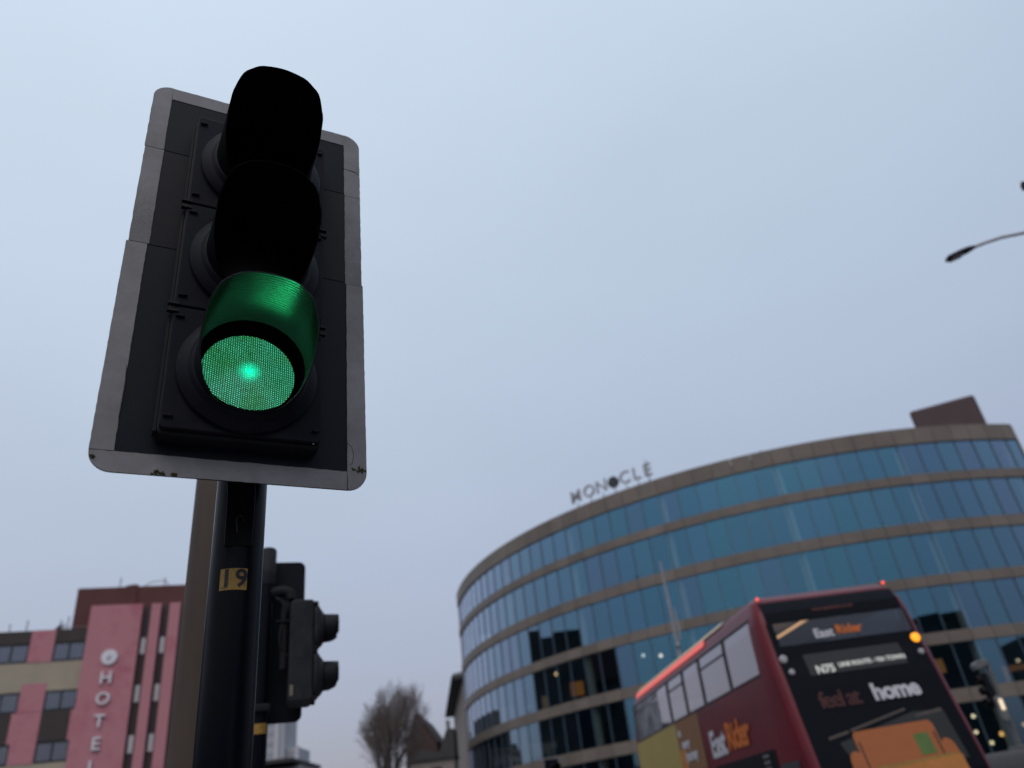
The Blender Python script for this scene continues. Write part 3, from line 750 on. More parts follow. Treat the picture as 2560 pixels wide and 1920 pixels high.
    for ch, w_, z_ in (('@', -8.76, 10.47), ('H', -8.77, 9.55), ('O', -8.77, 8.67), ('T', -8.78, 7.74), ('E', -8.79, 6.82), ('L', -8.80, 5.9), ('S', -8.8, 5.0)):
        if ch == 'S': continue
        o = hp(w_, z_, .42)
        if ch == '@':
            mb = MB(); mb.tube([o, o - HN * .08], .47, 28); e = mb.build('round_emblem', M['hwhite'], root, True)
            mb = MB(); mb.tube([o + HN * .02 + HW * .06 + Z * .06, o + HN * .02 - HW * .10 - Z * .12], .07, 8); mb.build('emblem_mark', mat('emblem_grey', (.42, .40, .44), .6), e)
        else: lettering(ch, 1.02, M['hwhite'], 'sign_letter', root, o, HW, (0, 0, 1), .1, .012)
    # roof clutter: rails, aerials
    mt = mat('roof_metal', (.16, .15, .16), .6)
    for i, (w_, z0, z1) in enumerate([(-12.6, 11.9, 12.5), (-13.3, 11.9, 12.35), (-11.2, 11.9, 12.45), (-8.9, 13.9, 14.35), (-6.9, 13.9, 14.3), (-11.05, 11.9, 12.3), (-10.9, 11.9, 12.6)]):
        a = hp(w_, z0, -.6); b = hp(w_, z1, -.6)
        MB().tube([a, b], .035, 6).build('aerial', mt, root)
    mb = MB(); mb.tube([hp(-8.2, 13.9, -1.4), hp(-7.6, 14.28, -1.4), hp(-7.0, 14.35, -1.4), hp(-6.8, 14.1, -1.4)], .03, 6).build('roof_rail', mt, root)
    mb = MB(); mb.prism([(0, 0), (.55, 0), (.5, .55)], .3, (hp(-11.55, 11.9, -.6), HW, -HN, Z)); mb.build('roof_cowl', M['hbrown'], root)
    mb = MB(); mb.tube([hp(-11.2, 12.08, -.5), hp(-9.95, 12.08, -.5)], .03, 6).build('roof_rail', mt, root)
    mb = MB(); mb.tube([hp(-8.55, 13.9, -1.4), hp(-8.55, 14.07, -1.4), hp(-8.55, 14.13, -1.4)], [.35, .35, .2], 12).build('roof_cowl', M['hbrick'], root)
hotel()

# ---------------------------------------------------------------- buildings beside and behind
def backdrop():
    stone = mat('stone', (.26, .22, .20), .85, var=.15, scale=.5); slate = mat('slate', (.045, .042, .042), .7, var=.2)
    red = mat('old_red_brick', (.060, .036, .033), .9, var=.25, scale=.7); dk = mat('dark_void', (.02, .018, .018), .9)
    Z = Vector((0, 0, 1))
    # large neighbour with the wide eaves, beside the curved office
    A = Vector((-11.33, 95, 0)); D = Vector((-4.63, 28.3, 0)).normalized(); S = Vector((D.y, -D.x, 0))
    r = empty('stone_hall', (-8, 100, 0), 0, 'stone hall with broad dark eaves peeping out left of the curved office building', 'building')
    mb = MB(); mb.prism([(1.25, 0), (18, 0), (18, 18.3), (1.25, 18.3)], 29, (A + D * .6, S, D, Z)); mb.build('wall', stone, r)
    mb = MB(); mb.prism([(0, 18.25), (18, 18.25), (18, 18.6), (0, 18.6)], 30.4, (A, S, D, Z)); mb.build('eaves', slate, r)
    mb = MB(); mb.prism([(0.15, 18.61), (18, 18.61), (18, 19.0), (9, 20.2), (.15, 18.85)], 30.2, (A + D * .1, S, D, Z)); mb.build('roof', mat('lead_roof', (.17, .17, .175), .6), r)
    # brick gable house
    r = empty('brick_house', (-12.9, 82, 0), 0, 'dark red brick gabled house behind the bare tree', 'building')
    mb = MB(); mb.prism([(-14.3, 0), (-11.3, 0), (-11.3, 10.2), (-12.9, 12.5), (-13.5, 12.3), (-14.3, 9.8)], 9, (Vector((0, 80, 0)), Vector((1, 0, 0)), Vector((0, 1, 0)), Z)); mb.build('wall', red, r)
    mb = MB(); mb.prism([(-13.6, 12.2), (-12.95, 12.2), (-12.95, 13.0), (-13.6, 13.0)], .7, (Vector((0, 81, 0)), Vector((1, 0, 0)), Vector((0, 1, 0)), Z)); mb.build('chimney', red, r)
    mb = MB(); mb.prism([(-12.95, 12.62), (-11.15, 10.05), (-11.15, 10.25), (-12.95, 12.85)], 9.4, (Vector((0, 79.8, 0)), Vector((1, 0, 0)), Vector((0, 1, 0)), Z)); mb.build('roof', slate, r)
    # stone terrace in front of it
    r = empty('stone_terrace', (-11.5, 76, 0), 0, 'low stone terrace with a dark roof at the foot of the curved office', 'building')
    fr = (Vector((0, 76, 0)), Vector((1, 0, 0)), Vector((0, 1, 0)), Z)
    mb = MB(); mb.prism([(-13.2, 0), (-9.3, 0), (-9.3, 8.3), (-13.2, 8.3)], 3, fr); wl = mb.build('wall', stone, r)
    mb = MB(); mb.prism([(-13.4, 8.3), (-9.2, 8.3), (-9.2, 8.55), (-13.4, 8.55)], 3.6, (Vector((0, 75.7, 0)), Vector((1, 0, 0)), Vector((0, 1, 0)), Z)); mb.build('cornice', slate, r)
    mb = MB(); mb.prism([(-13.0, 8.55), (-9.2, 8.55), (-9.2, 10.7), (-9.9, 10.6), (-10.6, 8.9), (-11.6, 9.1), (-12.4, 9.3)], 2.6, (Vector((0, 76.2, 0)), Vector((1, 0, 0)), Vector((0, 1, 0)), Z)); mb.build('roof', slate, r)
    mb = MB(); mb.prism([(-10.05, 9.8), (-9.7, 9.8), (-9.7, 11.6), (-10.05, 11.6)], .5, (Vector((0, 77.5, 0)), Vector((1, 0, 0)), Vector((0, 1, 0)), Z)); mb.build('chimney', mat('grey_pot', (.2, .2, .22), .8), r)
    for x in (-12.5, -10.9):
        for z in (6.9, 4.2):
            mb = MB(); mb.box((x, 75.97, z), (.9, .1, 1.5)); f = mb.build('window', dk, r)
            mb = MB(); mb.box((x, 75.93, z - .82), (1.1, .14, .12)); mb.build('sill', stone, f)
    # distant tower blocks; haze is put into their pale colours
    conc = mat('haze_pale_concrete', (.36, .37, .40), .85, var=.12, scale=.12); cw = mat('tower_window', (.24, .25, .29), .5)
    for i, (x0, x1, h, lab, y) in enumerate(((-88.6, -81.1, 44, 'tall pale grey tower block far away at left, under the side facing signal', 250), (-81.0, -77.4, 32.5, 'shorter pale grey block beside the far tower', 252))):
        r = empty('tower_block', ((x0 + x1) / 2, y, 0), 0, lab, 'building')
        mb = MB(); mb.box(((x0 + x1) / 2, y + 6, h / 2), (x1 - x0, 12, h)); mb.build('wall', conc, r)
        mb = MB(); mb.box((x1 - 2.2 if i == 0 else x1 - .3, y - .3, h / 2), (1.2, .8, h + .6)); mb.build('stair_fin', mat('fin_concrete', (.46, .46, .50), .85), r)
        mb = MB()
        for k in range(int(h / 2.9)):
            nx = 4 if i == 0 else 2
            for j in range(nx): mb.box((x0 + .8 + j * 1.25, y - .04, 2 + 2.9 * k), (.8, .1, 1.3))
        tag(mb.build('window', cw, r), kind='stuff')
    r = empty('low_shed', (-33, 100, 0), 0, 'low dark flat roofed building at the bottom, below the far tower blocks', 'building')
    mb = MB(); mb.box((-38, 106, 5.9), (15, 10, 11.8)); mb.build('wall', mat('grey_wall', (.25, .24, .26), .8), r)
    mb = MB(); mb.box((-39.6, 105, 12.35), (17, 12.6, .38)); mb.build('roof', slate, r)
    # buildings across the junction, seen mirrored in the glass
    dm = mat('grey_brown_brick', (.055, .048, .045), .9, var=.3, scale=.3); dw = mat('dusk_window', (.06, .07, .09), .3)
    def block(name, lab, poly, h, extra=()):
        r = empty(name, (sum(p[0] for p in poly) / len(poly), sum(p[1] for p in poly) / len(poly), 0), 0, lab, 'building')
        mb = MB(); mb.prism(poly[::-1], h, (Vector((0, 0, 0)), Vector((1, 0, 0)), Vector((0, 0, 1)), Vector((0, 1, 0)))); mb.build('wall', dm, r)
        for pl, h1 in extra:
            mb = MB(); mb.prism(pl[::-1], h1, (Vector((0, 0, 0)), Vector((1, 0, 0)), Vector((0, 0, 1)), Vector((0, 1, 0)))); mb.build('roof_block', dm, r)
        return r
    block('apartment_block', 'tall dark stepped block mirrored in the left half of the curved glass', [(-78, 42), (-92, 42), (-92, 84), (-78, 84)], 30.1,
          [([(-78.5, 78), (-90, 78), (-90, 83.5), (-78.5, 83.5)], 34.2), ([(-78.4, 70), (-90, 70), (-90, 77.9), (-78.4, 77.9)], 32.5), ([(-78.5, 61.6), (-90, 61.6), (-90, 69.9), (-78.5, 69.9)], 33.2),
           ([(-78.4, 57.5), (-90, 57.5), (-90, 61.5), (-78.4, 61.5)], 35.0), ([(-78.5, 53.5), (-90, 53.5), (-90, 57.4), (-78.5, 57.4)], 33.3)])
    block('office_block', 'dark flat roofed block mirrored in the glass right of the bus', [(61, 4.6), (40, -3), (42, -22), (66, -16)], 21.3)
    block('shop_block', 'dark low block mirrored at the right edge of the glass', [(71, 12), (96, 24), (100, 4), (76, -6)], 16.8)
    block('street_row', 'long low dark row of shops mirrored in the bottom of the glass', [(-70, -34), (36, -42), (36, -56), (-70, -50)], 9.5)
    block('street_row', 'short dark row mirrored low in the left of the glass', [(-62, 38), (-62, -30), (-74, -30), (-74, 38)], 9.2)
backdrop()

# ---------------------------------------------------------------- bare tree
def bare_tree(name, x, y, h, spread, lab, seed, trunk=.28, rx=3.5, rz=5.6, cz=6.9):
    rg = random.Random(seed)
    root = empty(name, (x, y, 0), 0, lab, 'tree')
    bk = mat('bark', (.050, .042, .038), .9, var=.3, scale=2)
    tw_ = mat('twig_bark', (.125, .100, .092), .9, var=.2)
    big = MB(); small = MB()
    def grow(p, d, L_, r, depth):
        n = 4; path = [p.copy()]; rr = [r]
        q = p.copy(); dd = d.copy(); lim = rg.uniform(.62, 1.08)
        for k in range(n):
            dd = (dd + Vector((rg.gauss(0, .075), rg.gauss(0, .075), rg.gauss(.03, .05)))).normalized()
            q = q + dd * L_ / n
            if ((q.x - x) / rx) ** 2 + ((q.y - y) / rx) ** 2 + ((q.z - cz) / rz) ** 2 > lim and depth > 0 and len(path) > 1: break
            path.append(q.copy()); rr.append(max(.0095, r * (1 - .36 * (k + 1) / n)))
        (big if depth < 3 else small).tube(path, rr, 8 if depth < 2 else (5 if depth < 4 else 3), False)
        if depth >= 6 or len(path) < n + 1: return
        m = (6, 5, 5, 4, 3, 3)[depth]
        for i in range(m):
            k = rg.choice((2, 3, 4)) if depth else 4
            if i == 0: k = 4
            ax = path[k]; bd = (path[k] - path[k - 1]).normalized()
            side = Vector((rg.gauss(0, 1), rg.gauss(0, 1), rg.gauss(0, .4))); side = (side - bd * side.dot(bd)).normalized()
            sp_ = rg.uniform(.28, .62) * spread if i else rg.uniform(.08, .25)
            nd = (bd * math.cos(sp_) + side * math.sin(sp_) + Vector((0, 0, .10))).normalized()
            grow(ax, nd, L_ * rg.uniform(.64, .86), rr[k] * (.80 if i == 0 else rg.uniform(.52, .70)), depth + 1)
    grow(Vector((x, y, 0)), Vector((.02, 0, 1)), h * .30, trunk, 0)
    big.build('trunk', bk, root, True); c = small.build('crown', tw_, root)
    zs = max(v.co.z for v in c.data.vertices)
    return root, zs
t1, zs = bare_tree('bare_tree', -11.25, 60, 12.5, 1.0, 'leafless tree with a rounded twiggy crown left of the curved office', 5)


# ---------------------------------------------------------------- double-decker bus
def bus():
    th = rad(8); Ud = Vector((math.cos(th), math.sin(th), 0)); Vd = Vector((-math.sin(th), math.cos(th), 0)); Z = Vector((0, 0, 1))
    UL, UR = 5.2, 7.88; UC = (UL + UR) / 2
    def B(u, v, z): return Ud * u + Vd * v + Z * (z + .028 * (u - UC))
    def interp(T, z):
        if z <= T[0][0]: return T[0][1]
        for (a, x), (b, y) in zip(T, T[1:]):
            if z <= b: return x + (y - x) * (z - a) / (b - a)
        return T[-1][1]
    RV = [(.3, 11.80), (1.3, 11.68), (2.43, 12.00), (2.9, 12.12), (3.35, 12.26), (3.72, 12.34), (4.06, 12.42), (4.2, 12.50), (4.29, 12.56), (4.38, 12.70), (4.48, 13.2)]
    IN = [(.3, .02), (3.2, 0), (3.9, .012), (4.06, .03), (4.2, .07), (4.29, .10), (4.38, .20), (4.48, .58)]
    VF = [(.3, 22.55), (1.8, 22.6), (3.0, 22.5), (4.06, 22.1), (4.29, 21.8), (4.40, 21.0)]
    red = mat('bus_red', (.120, .0070, .015), .34, var=.08, scale=2, spec=.22, coat=.04, dirt=(.06, .012, .016), dirt_amt=.5, dscale=1.2)
    black = mat('bus_gloss_black', (.0022, .003, .006), .35, var=.1, spec=.10)
    rubber = mat('window_rubber', (.035, .035, .04), .5); tin = mat('bus_interior', (.30, .29, .31), .7, var=.1)
    seat = mat('seat_moquette', (.05, .05, .07), .9, var=.3, scale=6)
    gl = glass('bus_glass', (.90, .84, .86), (.30, .28, .29), .08, .03, edge=(.92, .86, .88)); glr = glass('bus_rear_glass', (.5, .5, .55), (.52, .48, .47), .05, .03, edge=(.55, .55, .6))
    white = mat('vinyl_white', (.50, .49, .52), .6); orange = mat('vinyl_orange', (.52, .125, .018), .6); dred = mat('vinyl_dark_red', (.055, .009, .009), .6)
    root = empty('double_decker_bus', tuple(Ud * UC + Vd * 17.2), th, 'dark red double decker bus seen from behind with feel at home advert', 'bus')
    VS = [12.80, 14.22, 15.82, 17.05, 18.35, 21.85]
    ZL = [.35, .7, 1.2, 1.72, 2.1, 2.43, 2.9, 3.19, 3.5, 3.87, 4.06, 4.13, 4.2, 4.25, 4.29, 4.33, 4.38, 4.43, 4.48]
    def outline(z):
        i = interp(IN, z); a, b = UL + i, UR - i; r0 = .16; r1 = .30; v0, v1 = interp(RV, z), interp(VF, z); P = []
        for k in range(7): t = rad(90 * k / 6); P.append(B(a + r0 - r0 * math.sin(t), v0 + r0 - r0 * math.cos(t), z))
        for v in VS: P.append(B(a, max(v0 + r0, min(v1 - r1, v)), z))
        for k in range(7): t = rad(90 * k / 6); P.append(B(a + r1 - r1 * math.cos(t), v1 - r1 + r1 * math.sin(t), z))
        P.append(B(UC, v1 + .12, z))
        for k in range(7): t = rad(90 * k / 6); P.append(B(b - r1 + r1 * math.sin(t), v1 - r1 + r1 * math.cos(t), z))
        for v in VS[::-1]: P.append(B(b, max(v0 + r0, min(v1 - r1, v)), z))
        for k in range(7): t = rad(90 * k / 6); P.append(B(b - r0 + r0 * math.cos(t), v0 + r0 - r0 * math.sin(t), z))
        for u in (UR - .165, UL + .25): P.append(B(max(a + r0, min(b - r0, u)), v0, z))
        return P
    R = [outline(z) for z in ZL]; n = len(R[0]); mb = MB(); mb.v = [q for r in R for q in r]
    for k in range(len(ZL) - 1):
        for i in range(n):
            win = 3.18 < ZL[k] < 4.05
            if win and (7 <= i < 12 or 28 <= i < 33): continue          # upper side windows
            if win and 12 < i < 28: continue                             # upper windscreen
            if abs(ZL[k] - 3.5) < .01 and i == n - 2: continue           # rear window
            j = (i + 1) % n
            mb.f.append([k * n + i, (k + 1) * n + i, (k + 1) * n + j, k * n + j])
    mb.f.append(list(range(n))); mb.f.append([(len(ZL) - 1) * n + i for i in range(n)][::-1])
    body = mb.build('body', red, root, True)
    # rear black panel following the tail
    def RVv(z): return interp(RV, z)
    def rear(name, m, u0, u1, z0, z1, lift, parent=root, nz=8, cut=None, tk=.0):
        zs = [z0 + (z1 - z0) * k / nz for k in range(nz + 1)]
        q = MB(); q.rings([[B(u0, RVv(z) - lift, z), B(u1, RVv(z) - lift, z)] for z in zs], False, False, False)
        return q.build(name, m, parent)
    wl, wr = UL + .25, UR - .165
    rp = rear('rear_panel', black, UL + .135, UR - .135, .8, 3.5, .005, nz=12)
    rear('rear_panel', black, UL + .135, wl, 3.5, 3.87, .005); rear('rear_panel', black, wr, UR - .135, 3.5, 3.87, .005)
    rear('rear_panel', black, UL + .16, UR - .16, 3.87, 4.25, .005, nz=10)
    rear('rear_window', glr, wl, wr, 3.5, 3.87, .002)
    db = rear('destination_display', mat('display_black', (.012, .012, .013), .4), 5.74, 7.36, 3.0, 3.33, .012, nz=3)
    led = emis('led_white', (.80, .82, .76), .42)
    def rt(t, size, m, name, parent, u, z, thick=.003, bold=0, space=1, lift=.014):
        tz = (B(u, RVv(z + .1), z + .1) - B(u, RVv(z - .1), z - .1)).normalized()
        return lettering(t, size, m, name, parent, B(u, RVv(z) - lift, z), (B(1, 0, 0) - B(0, 0, 0)), tz, thick, bold, 'CENTER', space)
    rt('N75', .175, led, 'lettering', db, 6.01, 3.07, bold=.006, lift=.02); rt('LINE ROUTE - VIA TOWN', .098, led, 'lettering', db, 6.80, 3.105, bold=.004, lift=.02)
    rt('feel at', .345, dred, 'lettering', rp, 6.03, 2.615, bold=.006, space=.82)
    rt('home', .345, white, 'lettering', rp, 6.95, 2.63, bold=.014, space=.95)
    rt('www.eastrider.co.uk', .085, mat('web_red', (.09, .02, .02), .6), 'lettering', root, 6.55, 4.03, bold=.003)
    rt('East', .20, white, 'lettering', root, 6.23, 3.63, bold=.008, lift=.008); rt('Rider', .20, orange, 'lettering', root, 6.67, 3.65, bold=.008, lift=.008)
    # sofa picture on the tail
    def pic(m, pts, lift, name='sofa_picture'):
        q = MB(); q.add([B(u, RVv(z) - lift, z) for u, z in pts], [list(range(len(pts)))[::-1]]); return q.build(name, m, rp)
    of = mat('print_orange', (.34, .095, .022), .5, var=.05); ofd = mat('print_orange_light', (.42, .155, .03), .5); gr = mat('print_green', (.085, .145, .03), .5); br_ = mat('print_brown', (.075, .055, .045), .5); dk = mat('print_charcoal', (.012, .013, .013), .5)
    pic(dk, [(5.75, 2.02), (7.05, 2.30), (7.52, 2.27), (7.55, 1.6), (5.95, 1.5)], .007)
    pic(br_, [(5.62, 2.08), (5.95, 2.135), (5.95, 2.17), (5.62, 2.115)], .008); pic(br_, [(5.99, 2.145), (6.95, 2.335), (6.95, 2.365), (5.99, 2.18)], .008); pic(br_, [(7.05, 2.22), (7.5, 2.25), (7.5, 2.30), (7.05, 2.25)], .008)
    pic(of, [(5.99, 1.62), (7.25, 1.62), (7.25, 2.10), (7.20, 2.16), (6.02, 2.14), (5.98, 2.09)], .009)
    for c in (5.91, 7.33): pic(of, [(c + .11 * math.cos(rad(a)), 1.74 + .15 * math.sin(rad(a))) for a in range(0, 181, 20)] + [(c - .12, 1.55), (c + .12, 1.55)], .011)
    for g_ in (6.035, 7.205): pic(dk, [(g_ - .012, 1.62), (g_ + .012, 1.62), (g_ + .012, 2.0), (g_ - .012, 2.0)], .012)
    pic(ofd, [(5.86, 1.44), (7.46, 1.44), (7.46, 1.66), (5.86, 1.60)], .013)
    pic(mat('print_gold', (.26, .155, .03), .5), [(5.92, 1.60), (7.40, 1.66), (7.40, 1.69), (5.92, 1.64)], .015)
    pic(gr, [(6.88, 1.71), (7.12, 1.715), (7.10, 2.0), (6.87, 1.995)], .014)
    # lamps
    for u, m in ((UL + .19, 'l'), (7.655, 'r')):
        q = MB(); q.sphere(B(u, 12.55, 4.33 if m == 'l' else 4.355), .028, 8); q.build('marker_lamp', emis('marker_red', (1, .10, .06), 1.3), root, True)
    def disc(u, z, r, m, name):
        q = MB(); c = B(u, RVv(z) - .003, z); q.tube([c, c - Vd * .03, c - Vd * .045], [r, r, r * .7], 24); return q.build(name, m, root, True)
    lg = mat('lamp_lens_grey', (.40, .39, .41), .25, spec=.6)
    disc(5.41, 3.30, .062, lg, 'indicator_lamp'); disc(5.46, 3.09, .045, lg, 'reversing_lamp'); disc(7.69, 3.37, .072, emis('amber_lit', (1, .36, .02), 1.5), 'indicator_lamp'); disc(7.66, 3.14, .045, lg, 'reversing_lamp')
    # upper side windows
    for sgn, u0, sc in ((-1, UL, 1), (1, UR, -1)):
        def S(v, z, lift=0): return B(u0 + sc * (interp(IN, z) + lift), v, z)
        for a, b in zip(VS, VS[1:]):
            q = MB(); zz = (3.19, 3.5, 3.87, 4.06)
            q.rings([[S(a, z, .012), S(b, z, .012)] for z in zz], False, False, False); w_ = q.build('side_window', gl, root)
        for v in VS[1:]:
            q = MB(); q.tube([S(v, z, .005) for z in (3.19, 3.5, 3.87, 4.06)], .026, 6); q.build('window_pillar', rubber, root)
        for a, b in ((14.22, 15.82), (17.05, 18.35)):
            q = MB(); q.tube([S(a, 3.83, .004), S(b, 3.83, .004)], .016, 6); q.build('window_bar', rubber, root)
        for z in (3.20, 4.055):
            q = MB(); q.tube([S(v, z, .004) for v in (12.78, 17, 21.9)], .020, 6); q.build('window_trim', rubber, root)
        # lower deck glass
        q = MB(); q.quad(S(12.95, 1.25, -.006), S(15.95, 1.25, -.006), S(15.95, 2.13, -.006), S(12.95, 2.13, -.006)).build('side_window', black, root)
        q = MB(); q.quad(S(16.05, 1.25, -.006), S(21.6, 1.25, -.006), S(21.6, 2.10, -.006), S(16.05, 2.10, -.006)).build('side_window', black, root)
    def side(name, m, v0, v1, z0, z1, lift=.005, parent=root):
        q = MB(); return q.quad(B(UL - lift, v0, z0), B(UL - lift, v1, z0), B(UL - lift, v1, z1), B(UL - lift, v0, z1)).build(name, m, parent)
    yel = side('advert_panel', mat('vinyl_yellow', (.35, .265, .075), .5, var=.06, scale=.8), 18.2, 22.1, 2.15, 3.17)
    orp = side('advert_panel', mat('vinyl_amber', (.20, .095, .036), .5, var=.06), 16.45, 18.2, 2.15, 3.17)
    side('advert_panel', ofd, 17.75, 18.2, 2.15, 2.62, .007)
    X = -Vd
    for t, z, v, sz in (('to', 2.94, 17.95, .22), ('every', 2.70, 17.62, .25), ('journey', 2.46, 17.35, .27)): lettering(t, sz, white, 'lettering', orp, B(UL - .012, v, z), X, Z, .003, .012)
    lettering('East', .62, white, 'lettering', root, B(UL - .012, 15.55, 2.47), X, Z, .003, .02, space=.86)
    lettering('Rider', .62, orange, 'lettering', root, B(UL - .012, 14.42, 2.50), X, Z, .003, .02, space=.86)
    for k in range(5): MB().box(B(UL - .012, 13.35, 2.06 - .09 * k), (.004, .26, .045), rz=th).build('notice', mat('notice', (.12, .12, .13), .6), root)
    side('vent_grille', rubber, 12.15, 12.85, .9, 1.9, .004)
    # roof edge stripes
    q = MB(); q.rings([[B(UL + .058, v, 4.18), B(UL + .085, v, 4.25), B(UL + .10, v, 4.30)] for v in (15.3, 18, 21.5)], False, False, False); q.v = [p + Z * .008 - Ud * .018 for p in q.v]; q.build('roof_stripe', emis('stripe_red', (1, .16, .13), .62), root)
    q = MB(); q.rings([[B(UL + .09, v, 4.315), B(UL + .20, v, 4.40)] for v in (14.3, 18, 21.5)], False, False, False); q.v = [p + Z * .012 for p in q.v]; q.build('roof_stripe', mat('stripe_cream', (.85, .60, .32), .5), root)
    # inside the upper deck
    MB().box(B(UC, 17.3, 2.62), (2.3, 9.2, .06), rz=th).build('upper_floor', tin, root)
    MB().box(B(UC, 17.3, 4.17), (1.9, 9.0, .03), rz=th).build('ceiling', mat('ceiling_light', (.55, .54, .56), .7), root)
    MB().box(B(6.33, 13.66, 4.0), (.05, 1.75, .035), rz=th).build('strip_lamp', emis('strip_warm', (1, .62, .30), 1.1), root)
    for k in range(9):
        for du in (.60, 1.92):
            q = MB(); q.box(B(UL + du, 13.2 + .95 * k, 3.02), (.86, .12, .62), rz=th); q.box(B(UL + du, 13.2 + .95 * k + .25, 2.86), (.86, .44, .14), rz=th)
            q.box(B(UL + du, 13.15 + .95 * k, 3.36), (.60, .05, .05), rz=th); q.build('seat', seat, root, bevel=.03)
    # film with a dark printed pattern on the foremost side window
    m, t, p = base_mat('window_film'); N, L_ = t.nodes, t.links
    c = N.new('ShaderNodeTexCoord'); vz = N.new('ShaderNodeTexNoise'); vz.inputs['Scale'].default_value = 2.2; vz.inputs['Detail'].default_value = 5; L_.new(c.outputs['Object'], vz.inputs['Vector'])
    rr = N.new('ShaderNodeValToRGB'); L_.new(vz.outputs[0], rr.inputs[0]); rr.color_ramp.elements[0].position = .42; rr.color_ramp.elements[0].color = (.035, .035, .045, 1); rr.color_ramp.elements[1].position = .62; rr.color_ramp.elements[1].color = (.17, .17, .20, 1)
    L_.new(rr.outputs[0], p.inputs['Base Color']); p.inputs['Roughness'].default_value = .3
    q = MB(); q.rings([[B(UL + interp(IN, z) + .004, 19.3, z), B(UL + interp(IN, z) + .004, 21.8, z)] for z in (3.2, 3.6, 4.05)], False, False, False); q.build('window_film', m, root)
    # wheels
    for v in (14.6, 20.4):
        for u in (UL + .14, UR - .14):
            q = MB(); q.tube([B(u, v, .5) - Ud * .14, B(u, v, .5) - Ud * .12, B(u, v, .5) + Ud * .12, B(u, v, .5) + Ud * .14], [.42, .49, .49, .42], 32); wh = q.build('wheel', mat('tyre', (.02, .02, .02), .85), root, True)
            q = MB(); q.tube([B(u, v, .5) - Ud * .15, B(u, v, .5) + Ud * .15], .27, 24); q.build('rim', M['grey_steel'], wh, True)
    rear('number_plate', mat('plate_yellow', (.6, .42, .03), .5), 6.2, 6.75, .95, 1.08, .02, nz=1)
bus()

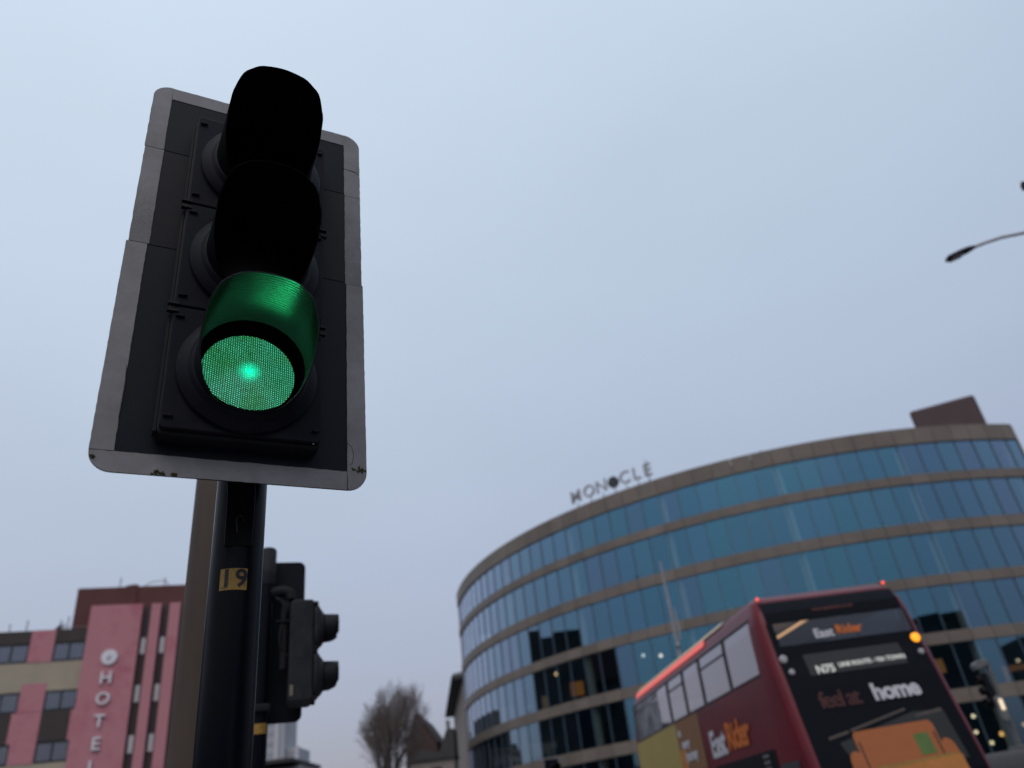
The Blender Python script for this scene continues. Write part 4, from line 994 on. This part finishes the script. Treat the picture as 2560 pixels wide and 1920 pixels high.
# ---------------------------------------------------------------- small street things
def small_things():
    Z = Vector((0, 0, 1))
    # street lamps at the right
    def lamp(bx, by, h, head, tail, path, lab):
        r = empty('street_lamp', (bx, by, 0), 0, lab, 'street lamp', 'street lamps at the right edge')
        MB().tube([(bx, by, 0), (bx, by, 1.5), (bx, by, 1.6), (bx, by, h)], [.11, .10, .075, .055], 16).build('post', M['grey_steel'], r, True)
        MB().tube(path, .034, 10).build('arm', mat('pale_arm', (.45, .45, .48), .5, .1), r, True)
        hd = MB(); d = Vector(tail) - Vector(head); L_ = d.length; d.normalize(); s = d.cross(Z).normalized(); u = s.cross(d)
        st = [(0, .085, .03), (.04, .105, .045), (.45, .115, .055), (.72, .095, .055), (.9, .055, .045), (1, .03, .03)]
        hd.rings([[Vector(head) + d * L_ * f + s * w_ * math.cos(a) + u * hh * math.sin(a) for a in (2 * math.pi * k / 14 for k in range(14))] for f, w_, hh in st]).build('lamp_head', M['lampblk'], r, True)
        q = MB(); c = Vector(head) + d * L_ * .28; q.box(c - u * .05, (.26, .15, .02), ax=(d, s, u)); q.build('lamp_glass', mat('lamp_lens', (.06, .06, .08), .2), r)
    k = 12 / 14
    def P(x, z): return Vector((x * k, 12, EYE + (z - EYE) * k))
    h0, t0 = P(9.86, 11.25), P(10.57, 11.49)
    lamp(11.9, 12.6, 10.0, h0, t0, [t0, P(10.85, 11.57), P(11.25, 11.655), P(11.77, 11.70), P(12.4, 11.66), P(13.2, 11.4), Vector((11.9, 12.6, 9.6))], 'street lamp with a curved arm reaching in from the right edge')
    h1 = Vector((9.16, 10.42, 10.06)); t1 = Vector((9.55, 10.2, 9.7))
    lamp(10.9, 9.6, 9.9, h1, t1, [t1, (10.0, 10.0, 9.85), (10.9, 9.6, 9.85)], 'street lamp whose head tip barely shows at the upper right edge')
    # slender mast between bus and office
    r = empty('camera_mast', (4.80, 29.61, 0), 0, 'slender pale mast rising behind the front of the bus', 'mast')
    pm = mat('pale_mast', (.26, .25, .27), .5)
    MB().tube([(4.80, 29.61, 0), (4.80, 29.61, 6.2), (4.81, 29.61, 8.4), (4.80, 29.61, 9.9)], [.09, .075, .055, .035], 12).build('post', pm, r, True)
    MB().tube([(4.92, 29.5, 6.9), (4.96, 29.5, 7.3), (4.93, 29.5, 8.1)], [.03, .05, .02], 10).build('antenna', pm, r, True)
    MB().sphere((4.80, 29.5, 6.75), .09, 8).build('camera_dome', pm, r, True)
    # signal with grey pole at the lower right
    r = empty('traffic_signal', (10.13, 19.53, 0), 0, 'grey poled traffic light facing left at lower right, beside the bus', 'traffic light', 'traffic lights at the junction')
    MB().tube([(10.13, 19.53, 0), (10.13, 19.53, 3.72)], .055, 16).build('pole', mat('galvanised_pole', (.12, .12, .12), .5), r, True)
    b = MB(); b.prism([(-.27, 3.52), (.03, 3.60), (.03, 3.74), (-.20, 3.72), (-.29, 3.64)], .24, (Vector((10.08, 19.42, 0)), Vector((1, 0, 0)), Vector((0, 1, 0)), Z)); b.build('top_bracket', mat('pale_bracket', (.13, .13, .14), .6), r, bevel=.02)
    b = MB(); b.prism(rrect(-.20, 2.72, -.07, 3.44, .03), .20, (Vector((10.08, 19.43, 0)), Vector((1, 0, 0)), Vector((0, 1, 0)), Z)); hd = b.build('signal_head', M['black'], r, bevel=.01)
    for i, z in enumerate((3.32, 3.08, 2.84)):
        b = MB(); b.tube([(9.88, 19.53, z), (9.76, 19.53, z - .01)], [.095, .09], 20, False); v = b.build('visor', M['black'], hd, True); so_ = v.modifiers.new('s', 'SOLIDIFY'); so_.thickness = .004
        b = MB(); b.tube([(9.872, 19.53, z), (9.86, 19.53, z)], .088, 20); b.build('lens', emis('red_lit', (.8, .01, .03), .5) if i == 0 else M['lens_off'], hd, True)
    b = MB(); b.prism(rrect(-.14, 2.40, .02, 2.92, .05), .12, (Vector((10.04, 19.30, 0)), Vector((1, 0, 0)), Vector((0, 1, 0)), Z)); lb = b.build('lantern_body', mat('lantern_grey', (.16, .16, .16), .5), r, bevel=.02)
    b = MB(); b.prism(rrect(-.105, 2.62, -.02, 2.86, .03), .02, (Vector((10.05, 19.285, 0)), Vector((1, 0, 0)), Vector((0, 1, 0)), Z)); b.build('lantern_glass', emis('lantern_lit', (1, .80, .58), .9), lb)
    # another signal like the first, only its white bordered top shows
    c = copy_tree(SIG, None, ('number_plate', 'moss_patch', 'worn_edge_highlight'))
    a = rad(-1.05); r_ = 23.7
    c.location = (r_ * math.sin(a) + .12, r_ * math.cos(a), -.02); c.rotation_euler = (0, 0, rad(-2 + 38))
    tag(c, 'distant traffic light whose white bordered top pokes above the bottom edge', 'traffic light', 'traffic lights at the junction')
    # grey van
    vx, vy = 10.2, 19.9; th = rad(8)
    r = empty('panel_van', (10.9, 16.9, 0), 0, 'grey panel van roof just showing at the bottom right corner', 'van')
    X = Vector((math.cos(th), math.sin(th), 0)); Y = Vector((-math.sin(th), math.cos(th), 0)); o = Vector((9.15, 15.6, -.16))
    vm = mat('van_grey', (.075, .068, .070), .5, var=.1)
    st = [(0, .35, 1.86, .95), (.06, .30, 1.93, .98), (3.0, .30, 1.95, 1.0), (3.4, .3, 1.88, .99), (4.1, .3, 1.15, .97), (4.9, .32, 1.0, .93), (5.0, .4, .8, .88)]
    b = MB(); R = []
    for y_, z0, z1, w_ in st:
        R.append([o + X * (1 + sx * w_) + Y * y_ + Z * zz for sx, zz in ((-.96, z0), (-1, z0 + .3), (-1, z0 + (z1 - z0) * .55), (-.93, z1 - .12), (-.82, z1), (.82, z1), (.93, z1 - .12), (1, z0 + (z1 - z0) * .55), (1, z0 + .3), (.96, z0))])
    b.rings(R).build('body', vm, r, True)
    b = MB(); b.box(o + X * 1.0 + Y * 1.5 + Z * 1.99, (1.3, 2.0, .03), rz=th); b.build('roof_rack', mat('rack_white', (.3, .3, .31), .5), r)
    for dy in (.9, 4.0):
        for dx in (.08, 1.92):
            b = MB(); q = o + X * dx + Y * dy + Z * .34; b.tube([q - X * .1, q + X * .1], .34, 24); wh = b.build('wheel', mat('tyre', (.02, .02, .02), .85), r, True)
            b = MB(); b.tube([q - X * .11, q + X * .11], .2, 16); b.build('rim', M['grey_steel'], wh, True)
    b = MB(); b.box(o + X * .55 + Y * -.012 + Z * 1.4, (.62, .02, .5), rz=th); b.box(o + X * 1.45 + Y * -.012 + Z * 1.4, (.62, .02, .5), rz=th); b.build('rear_window', M['ink'], r)
small_things()
